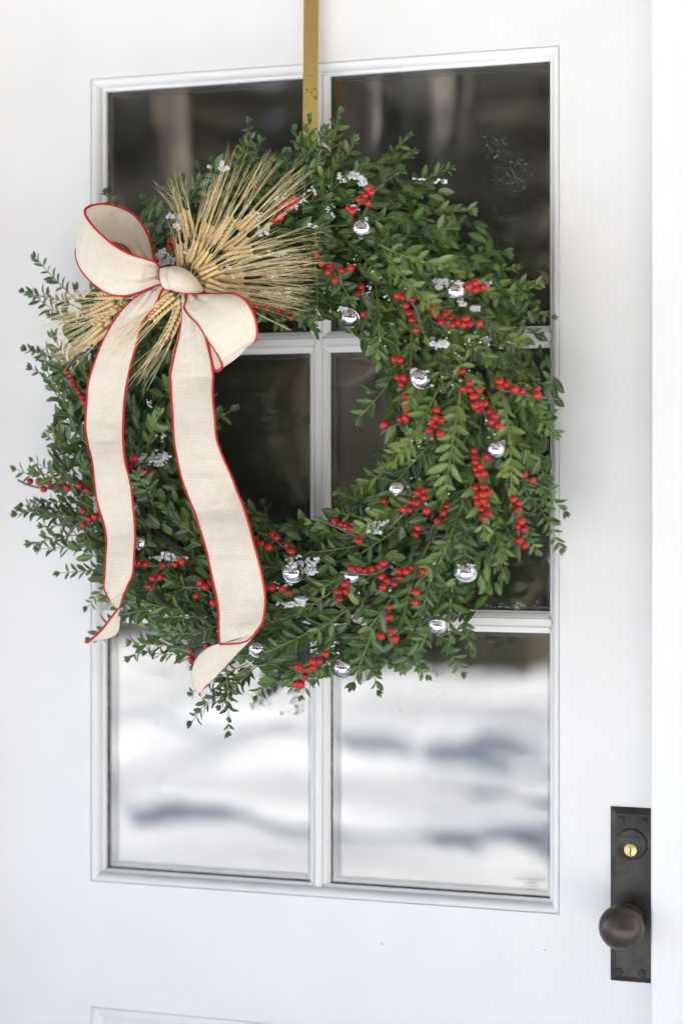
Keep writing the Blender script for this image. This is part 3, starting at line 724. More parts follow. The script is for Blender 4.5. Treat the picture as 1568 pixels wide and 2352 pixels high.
# the pale fresh sprigs that stand forward, upper right and in the middle of the right side
for (bx, by, tx, ty, d0, d1) in ((870, 560, 1010, 640, .16, .21), (880, 570, 930, 660, .16, .20), (1060, 880, 1040, 1010, .16, .19), (1010, 880, 960, 1010, .15, .19), (1150, 900, 1190, 1050, .15, .17), (1110, 1040, 1090, 1180, .15, .18)):
    A, B = P(bx, by, d0), P(tx, ty, d1); pr = PROTO[2][rg.randrange(7)]
    place(A, B - A, Vector((rg.uniform(-.4, .4), -1, .3)), pr, 1.08, True)

# the nearest sprigs carry every leaf as an object of its own
def front(e):
    M, pr, sp = e; q = M @ Vector((0, pr['L'] * .6, 0)); px, py = PX(q)
    if low_zone(px, py) < 9: return 0
    return -q.y + (.02 if px > 800 else 0)
order = sorted(range(len(SPRIGS)), key=lambda i: (-SPRIGS[i][2], -front(SPRIGS[i])))
budget = 300; split = set()
for i in order:
    k = len(SPRIGS[i][1]['mats'])
    if k <= budget: split.add(i); budget -= k
    if budget < 18: break
back = set(order[296:]) - split       # past the first 296 the hindmost sprigs are one joined part
bk = MB()
for i, (M, pr, sp) in enumerate(SPRIGS):
    if i in back:
        for mi, raw in enumerate(pr['raw']):
            k0 = len(bk.tint); bk.add([M @ q for q in raw.v], raw.f, mi, raw.uv); bk.tint[k0:] = raw.tint
        continue
    o = link('sprig', pr['stem'], wreath); o.matrix_basis = M
    if i in split:
        for m_, li in pr['mats']:
            c = link('leaf', LEAF_ME[pr['tone'] * 4 + li], o); c.matrix_basis = m_
    else:
        c = link('leaves', pr['leaves'], o); c['kind'] = 'stuff'
bk.obj('back_sprigs', [M_stem, M_leaf], wreath, True)['kind'] = 'stuff'
# the shaded inside of the wreath: short broken sprigs wired to a twig ring, joined into one part
inner = MB(); rg = random.Random(5)
for i in range(4200):
    phi = rg.uniform(0, 2 * math.pi); n_ = Vector((math.sin(phi), 0, math.cos(phi))); tn = Vector((math.cos(phi), 0, -math.sin(phi)))
    psi = rg.uniform(-.3, math.pi + .3); rr = .098 * math.sqrt(rg.random())
    q = WC + n_ * (RING + rr * 1.1 * math.cos(psi)) + Vector((0, -rr * .62 * math.sin(psi), 0))
    D = tn + Vector((rg.uniform(-.8, .8), rg.uniform(-.8, .3), rg.uniform(-.8, .8))); N = Vector((rg.uniform(-.6, .6), -1, rg.uniform(-.4, .8)))
    v, f, uv = leaf_geo(1, .45, .3, .1, 0, rg); m_ = Matrix.Translation(q) @ frame(D, N).to_4x4() @ Matrix.Scale(rg.uniform(.017, .026), 4)
    inner.add([m_ @ x for x in v], f, 0, uv, min(1, max(0, rg.gauss(.36 + .0 * q.x, .18))))
o = inner.obj('inner_leaves', M_leaf, wreath, True); o['kind'] = 'stuff'
tr_ = MB(); rg = random.Random(9)
for k in range(9):
    pts = []; ph = rg.uniform(0, 6.28)
    for i in range(61):
        a_ = 2 * math.pi * i / 60; n_ = Vector((math.sin(a_), 0, math.cos(a_)))
        pts.append(WC + n_ * (RING + .024 * math.sin(a_ * 3 + ph)) + Vector((0, .01 + .022 * math.cos(a_ * 3 + ph), 0)))
    tr_.tube(pts, .0035, 5)
tr_.obj('twig_ring', M_twig, wreath, True)

# ------------------------------------------------------------------ bow
z6 = lambda x, y: (159.1 + .30437 * x, 413.6 + .30437 * y)
c3 = lambda x, y: (x * .44643, 700 + y * .44643)
c5 = lambda x, y: (x * .44643, 1081.8 + y * .44643)
z1 = lambda x, y: (x * .5, 254.5 + y * .5)
z2 = lambda x, y: (700 + x * .40587, 254.5 + y * .40587)
c4 = lambda x, y: (700 + x * .40587, 700 + y * .40587)
c6 = lambda x, y: (636.4 + x * .44643, 1081.8 + y * .44643)
q5 = lambda x, y: (356.4 + .24351 * x, 350 + .24351 * y)

bow = thing('ribbon_bow', P(*z6(760, 760), .20), 'cream burlap ribbon bow with red stitched edges and two long tails', 'bow')
def cr(p0, p1, p2, p3, t_):
    return .5 * ((2 * p1) + (p2 - p0) * t_ + (2 * p0 - 5 * p1 + 4 * p2 - p3) * t_ * t_ + (3 * p1 - p0 - 3 * p2 + p3) * t_ ** 3)
def spline(pts, per):
    out = []; k = len(pts)
    for i in range(k - 1):
        p0, p1, p2, p3 = pts[max(i - 1, 0)], pts[i], pts[i + 1], pts[min(i + 2, k - 1)]
        out += [cr(p0, p1, p2, p3, j / per) for j in range(per)]
    return out + [pts[-1]]
def ribbon(name, secs, bulge=0., per=6, nc=12, cords=(True, True), wav=.0012, seed=0, pleat=(0, 0)):
    """secs: (edge A, edge B, distance A, distance B) photo positions of the two stitched edges, along the ribbon"""
    A = spline([P(*a, da) for a, b, da, db in secs], per); B = spline([P(*b, db) for a, b, da, db in secs], per)
    n_ = len(A); mb = MB(); vs_ = []; uv = []; s = 0
    TLn = sum(((A[i] + B[i]) / 2 - (A[i - 1] + B[i - 1]) / 2).length for i in range(1, n_))
    for i in range(n_):
        if i: s += ((A[i] + B[i]) / 2 - (A[i - 1] + B[i - 1]) / 2).length
        t_ = (A[min(i + 1, n_ - 1)] + B[min(i + 1, n_ - 1)] - A[max(i - 1, 0)] - B[max(i - 1, 0)])
        nn = t_.cross(B[i] - A[i])
        if nn.length < 1e-9: nn = Vector((0, -1, 0))
        nn.normalize()
        if nn.y > 0: nn = -nn
        bl = bulge[min(i // per, len(bulge) - 1)] if hasattr(bulge, '__len__') else bulge
        for j in range(nc + 1):
            f = j / nc; p = A[i].lerp(B[i], f)
            nz = noise.noise((s * 22, f * 2.2, seed)) * wav * 2 * min(1, 4 * f * (1 - f) + .2)
            pl_ = pleat[0] * math.exp(-s / .030) + pleat[1] * math.exp(-(TLn - s) / .030)
            nz += pl_ * (math.cos(f * 6.28 * 2.4 + seed) + .5 * math.sin(f * 6.28 * 4.1 + 2 * seed)) * min(1, 6 * f * (1 - f))
            vs_.append(p + nn * (bl * 4 * f * (1 - f) + nz)); uv.append((s + .0003, f * .062 + .0003))
    fs_ = [(i * (nc + 1) + j, i * (nc + 1) + j + 1, (i + 1) * (nc + 1) + j + 1, (i + 1) * (nc + 1) + j) for i in range(n_ - 1) for j in range(nc)]
    mb.add(vs_, fs_, 0, uv); o = mb.obj(name, M_ribbon, bow, True)
    sol = o.modifiers.new('thickness', 'SOLIDIFY'); sol.thickness = .0007; sol.offset = 0
    for side_, E in ((0, A), (1, B)):
        if not cords[side_]: continue
        # stitched edge: a beaded cord, one bead per stitch
        E = [vs_[i * (nc + 1) + (0 if side_ == 0 else nc)] for i in range(n_)]
        L = [0]
        for i in range(1, n_): L.append(L[-1] + (E[i] - E[i - 1]).length)
        pts = []; rad = []; st = .0030; k = max(4, int(L[-1] / st * 4)); i = 0
        for q in range(k + 1):
            x = L[-1] * q / k
            while i < n_ - 2 and L[i + 1] < x: i += 1
            f = (x - L[i]) / max(1e-9, L[i + 1] - L[i]); pts.append(E[i].lerp(E[i + 1], min(1, f))); rad.append((.00095, .00155, .00190, .00155)[q % 4])
        cb = MB(); cb.tube(pts, rad, 6); cb.obj('stitched_edge', M_cord, o, True)
    return o

Z = z6
ribbon('bow_loop', [
    (Z(705, 690), Z(712, 790), .212, .212), (Z(650, 622), Z(650, 795), .222, .215), (Z(560, 590), Z(530, 842), .235, .226), (Z(450, 555), Z(425, 870), .243, .232), (Z(340, 492), Z(320, 862), .246, .234),
    (Z(240, 408), Z(225, 815), .243, .231), (Z(165, 328), Z(135, 735), .236, .226), (Z(128, 272), Z(72, 645), .226, .218), (Z(118, 232), Z(50, 560), .212, .208), (Z(136, 204), Z(62, 505), .197, .197),
    (Z(190, 184), Z(110, 480), .184, .186), (Z(262, 178), Z(185, 470), .176, .180), (Z(335, 190), Z(265, 465), .170, .176), (Z(420, 220), Z(345, 475), .168, .174), (Z(500, 272), Z(420, 500), .168, .175),
    (Z(560, 350), Z(466, 552), .172, .178), (Z(602, 432), Z(500, 590), .178, .184), (Z(630, 540), Z(560, 625), .186, .192), (Z(655, 630), Z(640, 680), .198, .200)], [.001, .004, .007, .008, .008, .006, .004, .002, 0, 0, 0, 0, 0, -.002, -.003, -.003, -.002, 0], 6, 28, (True, True), .0014, 1, (.0032, .004))
ribbon('bow_loop', [
    (Z(985, 850), Z(880, 862), .208, .208), (Z(1050, 858), Z(880, 915), .222, .222), (Z(1130, 862), Z(868, 962), .236, .234), (Z(1230, 860), Z(905, 1020), .250, .246), (Z(1310, 890), Z(965, 1080), .258, .254),
    (Z(1370, 965), Z(1012, 1152), .261, .257), (Z(1404, 1050), Z(1060, 1230), .258, .254), (Z(1416, 1130), Z(1112, 1305), .251, .247), (Z(1408, 1190), Z(1146, 1370), .240, .237), (Z(1385, 1226), Z(1152, 1408), .226, .225),
    (Z(1340, 1225), Z(1132, 1436), .214, .215), (Z(1290, 1190), Z(1098, 1432), .205, .208), (Z(1240, 1120), Z(1075, 1350), .200, .203), (Z(1150, 1010), Z(1045, 1230), .196, .198), (Z(1000, 900), Z(930, 1000), .194, .194)],
    [.001, .003, .005, .006, .006, .005, .004, .002, 0, 0, 0, 0, 0, 0], 6, 28, (True, True), .0014, 2, (.0026, .003))
# tails
TL = [(Z(715, 800), Z(690, 790)), (Z(690, 850), Z(560, 850)), (Z(640, 960), Z(455, 925)), (Z(560, 1060), Z(370, 1018)), (Z(530, 1150), Z(300, 1125)), (Z(505, 1250), Z(245, 1235)), (Z(470, 1370), Z(195, 1365)), (c3(650, 420), c3(455, 400)),
      (c3(638, 520), c3(447, 505)), (c3(632, 640), c3(440, 620)), (c3(635, 720), c3(455, 720)), (c3(645, 810), c3(475, 800)), (c3(672, 920), c3(487, 905)), (c3(685, 1040), c3(502, 1020)), 
      (c5(692, 260), c5(534, 270)), (c5(695, 340), c5(549, 355)), (c5(690, 440), c5(545, 440)), (c5(683, 530), c5(541, 530)), (c5(660, 580), c5(537, 605)), (c5(640, 622), c5(565, 665))]
dl = [.203, .206, .212, .215, .214, .210, .205, .200, .196, .194, .197, .201, .199, .194, .189, .191, .194, .192, .188, .184]
ribbon('bow_tail', [(a, b, d_, d_ + .004 * math.sin(i * 1.1)) for i, ((a, b), d_) in enumerate(zip(TL, dl))], [.001, .005, .006, .005, .003, .002, .001, .0, -.001, .002, .004, .004, .003, .0, 0, .002, .003, .004, .004, .002], 6, 24, (True, True), .0016, 3, (.004, 0))
ribbon('tail_end', [(c5(640, 622), c5(565, 665), .184, .188), (c5(618, 690), c5(598, 702), .184, .186), (c5(595, 725), c5(617, 705), .186, .180), (c5(560, 770), c5(618, 770), .187, .176), (c5(528, 812), c5(605, 832), .186, .174),
                   (c5(490, 850), c5(560, 860), .184, .175), (c5(450, 882), c5(462, 878), .180, .178)], .001, 6, 10, (True, False), .0006, 4)
TR = [(Z(905, 850), Z(862, 850)), (Z(940, 930), Z(860, 960)), (Z(985, 1060), Z(850, 1060)), (Z(1020, 1160), Z(830, 1180)), (Z(1045, 1250), Z(802, 1285)), (Z(1066, 1345), Z(780, 1385)), (Z(1085, 1470), Z(765, 1480)), (c3(1095, 400), c3(881, 400)),
      (c3(1095, 480), c3(883, 480)), (c3(1105, 590), c3(888, 575)), (c3(1115, 690), c3(896, 690)), (c3(1150, 790), c3(912, 790)), (c3(1190, 880), c3(932, 885)), (c3(1220, 960), c3(965, 980)), (c3(1252, 1035), c3(1000, 1065)), 
      (c5(1285, 290), c5(1022, 280)), (c5(1305, 370), c5(1048, 360)), (c5(1330, 460), c5(1072, 450)), (c5(1350, 550), c5(1090, 545)), (c5(1364, 640), c5(1112, 640)), (c5(1362, 715), c5(1125, 725)), (c5(1348, 785), c5(1126, 815)), (c5(1310, 835), c5(1130, 890))]
dr = [.200, .203, .206, .206, .203, .199, .196, .195, .197, .200, .203, .202, .199, .196, .196, .203, .206, .206, .203, .201, .202, .203, .200]
ribbon('bow_tail', [(a, b, d_ + .004 * math.sin(i * .9), d_) for i, ((a, b), d_) in enumerate(zip(TR, dr))], [.008, .007, .006, .004, .003, .002, .001, .001, .001, 0, -.001, .001, .003, .003, .001, 0, .001, .003, .003, .002, .0, .002, .002], 6, 24, (True, True), .0017, 5, (.0045, 0))
ribbon('tail_end', [(c5(1328, 818), c5(1130, 888), .198, .199), (c5(1290, 870), c5(1060, 915), .190, .194), (c5(1235, 925), c5(1008, 970), .184, .192), (c5(1160, 1005), c5(984, 1045), .180, .191), (c5(1090, 1080), c5(992, 1095), .179, .188), (c5(1045, 1120), c5(1015, 1135), .180, .184), (c5(1030, 1150), c5(1026, 1150), .180, .181)],
       .003, 6, 12, (False, False), .0006, 6)
e_ = MB(); e_.tube(spline([P(*c5(1328, 820), .203), P(*c5(1270, 875), .205), P(*c5(1200, 890), .204), P(*c5(1130, 892), .202)], 14), .00135, 6)
tl_ = [c for c in bow.children if c.name.startswith('bow_tail')][-1]
e_.obj('stitched_edge', M_cord, tl_, True)
e_ = MB(); e_.tube(spline([P(*c5(1070, 1102), .181), P(*c5(1045, 1122), .182), P(*c5(1030, 1140), .183), P(*c5(1027, 1156), .183)], 8), .00135, 6)
te_ = [c for c in bow.children if c.name.startswith('tail_end')][-1]
e_.obj('stitched_edge', M_cord, te_, True)
# frayed threads at the cut end of the short tail
fr_ = MB(); rg = random.Random(2)
for i in range(26):
    f = i / 25; q = P(*c5(540 + 55 * f, 612 + 82 * f), .187)
    fr_.tube([q + Vector((.001, 0, .002)), q + Vector((rg.uniform(-.003, .001), rg.uniform(-.002, .002), -.002)), q + Vector((rg.uniform(-.006, .003), rg.uniform(-.004, .002), -.005 * rg.random() - .001))], [.0003, .0003, .0002], 4)
fr_.obj('frayed_threads', mat('loose_thread', (.72, .62, .45), .8)[0], bow)
# knot: two folds of ribbon across the middle
def knot(name, cols_, cords, seed):
    """cols_: (top, bottom, distance at the rim, bulge), left to right"""
    n_ = len(cols_); per = 6
    T = spline([P(*a, d_) for a, b, d_, bl in cols_], per); B = spline([P(*b, d_) for a, b, d_, bl in cols_], per); BL = spline([Vector((bl, 0, 0)) for a, b, d_, bl in cols_], per)
    mb = MB(); vs_ = []; uv = []; nc = 14; s = 0
    for i in range(len(T)):
        if i: s += (T[i] - T[i - 1]).length
        for j in range(nc + 1):
            f = j / nc; an = math.pi * f
            p = T[i].lerp(B[i], .5 - .5 * math.cos(an) * 1.0); p = p + Vector((0, -1, 0)) * (BL[i].x * math.sin(an) ** .7 + .0030 * noise.noise((s * 45, f * 5, seed)))
            vs_.append(p); uv.append((s + .0003, f * .05 + .0003))
    mb.add(vs_, [(i * (nc + 1) + j, i * (nc + 1) + j + 1, (i + 1) * (nc + 1) + j + 1, (i + 1) * (nc + 1) + j) for i in range(len(T) - 1) for j in range(nc)], 0, uv)
    o = mb.obj(name, M_ribbon, bow, True); sol = o.modifiers.new('thickness', 'SOLIDIFY'); sol.thickness = .0009; sol.offset = 0
    for E in cords(vs_, nc, len(T)):
        cb = MB(); L = sum((E[i + 1] - E[i]).length for i in range(len(E) - 1)); k = int(L / .0005); pts = []; rad = []
        for q in range(k + 1):
            x = q / k * (len(E) - 1); i = min(int(x), len(E) - 2); pts.append(E[i].lerp(E[i + 1], x - i)); rad.append((.00095, .00155, .00190, .00155)[q % 4])
        cb.tube(pts, rad, 6); cb.obj('stitched_edge', M_cord, o, True)
knot('knot', [(Z(706, 668), Z(738, 826), .216, .016), (Z(750, 660), Z(760, 828), .216, .022), (Z(800, 653), Z(800, 828), .214, .020)], lambda v, nc, n: [[v[j] for j in range(nc + 1)]], 4)
knot('knot', [(Z(782, 656), Z(792, 826), .214, .017), (Z(810, 652), Z(815, 842), .216, .026), (Z(870, 668), Z(870, 852), .217, .031), (Z(930, 712), Z(930, 857), .216, .027), (Z(985, 775), Z(985, 855), .213, .016), (Z(1022, 830), Z(1022, 842), .207, .004)],
     lambda v, nc, n: [[v[i * (nc + 1) + nc - 1] for i in range(n)]], 8)
# pearl-headed pin
pn_ = P(*z6(618, 520), .182); a = MB(); a.lathe(pn_ + Vector((0, .0022, 0)), (0, -1, 0), [(.0001, 0), (.0016, .0006), (.0022, .0022), (.0016, .0038), (.0001, .0044)], 12)
a.obj('pin_head', mat('pearl', (.85, .83, .8), .2)[0], bow, True)

# ------------------------------------------------------------------ wheat ears
gm = MB(); gp = []
for i in range(6):
    t_ = i / 5; gp.append((max(.02, math.sin(math.pi * (t_ ** .8)) ** .8) * .28 if 0 < i < 5 else .02, t_))
gm.lathe((0, 0, 0), (0, 1, 0), gp, 6); GRAIN = [gm.mesh('grain', M_grain, True)]
WG = 'wheat ears fanned around the bow'
def wheat(base, tip, end, d0, d1, d2, spread, label, n_=24, seed=0):
    rg = random.Random(seed); A, B, E = P(*base, d0), P(*tip, d1), P(*end, d2)
    t = thing('wheat_ear', A, label, 'wheat', WG)
    ax = (B - A); L = ax.length; R_ = frame(ax, Vector((0, -1, 0))); X = R_.col[0]; Y = R_.col[1]; Zv = R_.col[2]
    bend = (E - B).length * .0
    st = MB(); st.tube([A - Y * .03 + Vector((0, .012, 0)), A, B], [.0011, .0011, .0006], 6); st.obj('stalk', M_awn, t, True)
    aw = MB(); AL = (E - B).length; D = (E - B).normalized()
    sp_s = D.cross(Vector((0, -1, 0))).normalized()
    for k in range(n_):
        f = (k + .5) / n_; row = k % 3
        sx = (-1, 1, 0)[row]; off = X * (sx * .0038) + Zv * ((.0012, .0012, .0042)[row])
        p = A + Y * (L * f * .93) + off * (1 - .35 * f)
        d_ = (Y + X * sx * .50 + Zv * (.15 if row < 2 else .34)).normalized()
        gs = rg.uniform(.0108, .0128) * (1 - .28 * f)
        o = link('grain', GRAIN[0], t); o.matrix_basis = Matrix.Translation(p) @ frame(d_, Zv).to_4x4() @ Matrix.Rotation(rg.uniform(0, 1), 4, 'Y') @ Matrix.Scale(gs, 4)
        for r_ in range((1 if f < .8 else 2) if (f > .35 and rg.random() < .85) or rg.random() < .2 else 0):
            q0 = p + d_ * gs * .92
            sa = rg.gauss(0, spread * 1.25); ln = AL * rg.uniform(.72, 1.08) + L * (1 - f) * .55
            dd = (D + sp_s * sa + Zv * rg.uniform(-.04, .16)).normalized()
            q1 = q0 + (Y * .6 + dd * .4 + X * sx * .06).normalized() * ln * .3; q2 = q1 + dd * ln * .4 ; q3 = q2 + (dd + sp_s * sa * .25 + Vector((0, 0, rg.uniform(-.16, .08)))).normalized() * ln * .36
            aw.tube([q0, q1, q2, q3], [.00029, .00027, .00022, .00010], 3, cap=False)
    o = aw.obj('awns', M_awn, t); o['kind'] = 'stuff'
W_ = [
    (q5(278, 1095), q5(256, 870), q5(215, 600), .185, .190, .195, .10, 'short snow-dusted wheat ear standing straight up above the knot'),
    (q5(352, 850), q5(285, 560), q5(110, 230), .165, .175, .18, .22, 'small golden wheat ear set far out with loosely fanned awns'),
    (q5(345, 1075), q5(410, 850), q5(610, 230), .192, .197, .20, .06, 'wheat ear leaning right beside the upright one above the knot'),
    (q5(372, 1135), q5(500, 950), q5(800, 560), .200, .203, .205, .11, 'plump pale wheat ear rising diagonally from the knot corner'),
    (q5(430, 920), q5(520, 690), q5(770, 40), .180, .186, .195, .05, 'tall narrow wheat ear whose awns cross the snow lump at the top'),
    (q5(540, 910), q5(735, 610), q5(1090, 20), .178, .186, .195, .06, 'long brown wheat ear reaching highest towards the hanger'),
    (q5(790, 755), q5(965, 575), q5(1420, 130), .170, .178, .19, .06, 'brown wheat ear capped with snow, apart from the others at upper right'),
    (q5(640, 960), q5(860, 780), q5(1420, 350), .172, .180, .19, .06, 'slim wheat ear under the snow-capped one, pointing to the berries'),
    (q5(650, 965), q5(915, 925), q5(1540, 800), .178, .184, .19, .07, 'pale dry wheat ear below the stray snow lump on the right fan'),
    (q5(405, 1165), q5(575, 1085), q5(1180, 820), .204, .206, .205, .08, 'thick wheat ear with its blunt butt touching the top of the knot'),
    (q5(440, 1180), q5(640, 1125), q5(1500, 960), .196, .199, .20, .05, 'wheat ear lying just under the blunt-ended one'),
    (q5(600, 1185), q5(825, 1160), q5(1520, 1040), .188, .192, .195, .05, 'wheat ear in the middle of the right fan with crumbs of snow'),
    (q5(640, 1200), q5(830, 1210), q5(1510, 1220), .184, .188, .195, .04, 'wheat ear pointing level to the right'),
    (q5(470, 1240), q5(665, 1305), q5(1330, 1380), .206, .212, .21, .07, 'golden wheat ear resting on the top edge of the right loop'),
    (q5(600, 1245), q5(805, 1265), q5(1480, 1320), .190, .194, .195, .05, 'wheat ear just above the loop edge with a snowy patch on its awns'),
    (q5(720, 1275), q5(880, 1320), q5(1400, 1430), .182, .186, .19, .05, 'lowest wheat ear of the right fan, over the loop'),
    (z6(835, 860), z6(615, 1050), z6(330, 1360), .202, .212, .222, .12, 'fat wheat ear below the knot whose awns lie over the short tail'),
    (z6(868, 900), z6(745, 1195), z6(520, 1540), .196, .200, .205, .12, 'wheat ear hanging steeply between the two tails'),
    (z6(790, 845), z6(640, 965), z6(300, 1270), .198, .208, .222, .10, 'wheat ear tucked between knot and short tail'),
    (c3(640, 10), c3(490, 120), c3(265, 275), .180, .176, .17, .08, 'wheat ear behind the short tail, pointing down left in mid fan'),
    (c3(620, -20), c3(480, 45), c3(230, 130), .178, .174, .17, .08, 'wheat ear behind the short tail, just under the left loop'),
    (c3(600, 60), c3(470, 190), c3(320, 345), .184, .180, .175, .08, 'lowest wheat ear coming out left of the short tail'),
    (z1(600, 860), z1(450, 862), z1(190, 905), .176, .172, .165, .09, 'pale wheat ear pointing level left under the left loop'),
    (z1(590, 905), z1(440, 940), z1(240, 985), .178, .174, .17, .07, 'straw-coloured wheat ear beneath the level left one'),
    (c3(560, 100), c3(450, 190), c3(250, 245), .186, .182, .175, .08, 'wheat ear in front of the left fan beside the short tail'),
]
for i, wv in enumerate(W_): wheat(*wv, seed=40 + i, n_=24)
t = thing('wheat_straw', P(590, 719, .22), 'single loose straw slanting down across the glazing bar', 'straw')
a = MB(); a.tube(spline([P(588, 718, .205), P(625, 737, .215), P(668, 758, .22)], 5), [.0008] * 6 + [.0006] * 5, 5); a.obj('stem', M_awn, t, True)

# ------------------------------------------------------------------ winterberry twigs
BER = []
for k in range(3):
    b = MB(); rgk = random.Random(k); R = .0056; pr = [(.00012, -R * .96), (.0007, -R * .98)]
    for i in range(1, 12):
        a_ = -math.pi / 2 + math.pi * i / 12; pr.append((R * math.cos(a_), R * math.sin(a_) * .96))
    pr += [(.0007, R * .93), (.0001, R * .90)]
    b.lathe((0, 0, 0), (0, 0, 1), pr, 16)
    nf = len(b.f)
    for fi in range(nf):
        if 16 * 0 <= fi < 16 or fi == nf - 2: b.m[fi] = 1
    BER.append(b.mesh('berry', [M_berry, M_calyx], True))
BG = 'red winterberry twigs tucked into the wreath'
rg = random.Random(77)
def twig(label, d, conv, berries, stem, r=.0013, dd=.006):
    d0 = d
    st = []
    for s in stem:
        q = P(*conv(*s), d0); rho = math.hypot(q.x - WC.x, q.z - WC.z)
        st.append(P(*conv(*s), min(d0, max(.10, .085 + .108 * math.sqrt(max(0, 1 - ((rho - RING) / .125) ** 2)) + .008)) - .002))
    t = thing('berry_twig', st[0], label, 'berry twig', BG)
    sm = spline(st, 5); m_ = MB(); m_.tube(sm, [r * (1 - .35 * i / (len(sm) - 1)) for i in range(len(sm))], 6)
    for i, bq in enumerate(berries):
        c = P(*conv(*bq), d0); rho = math.hypot(c.x - WC.x, c.z - WC.z)     # seat the berry on the bulge of the wreath
        seat = .085 + .108 * math.sqrt(max(0, 1 - ((rho - RING) / .125) ** 2)) + .008
        c = P(*conv(*bq), min(d0, max(.10, seat)) + .004 + rg.uniform(-dd, dd))
        near = min(sm, key=lambda q: (q - c).length)
        if (near - c).length < .06: m_.tube([near, near.lerp(c, .5) + Vector((0, .001, .001)), c], .0006, 4)
        o = link('berry', BER[i % 3], t)
        up = Vector((rg.uniform(-.8, .8), -1 if rg.random() < .45 else .4, rg.uniform(-1, .5)))
        o.matrix_basis = Matrix.Translation(c) @ (-up).to_track_quat('Z', 'Y').to_matrix().to_4x4() @ Matrix.Scale(rg.uniform(.74, 1.04), 4)
    m_.obj('stem', M_twig, t, True)
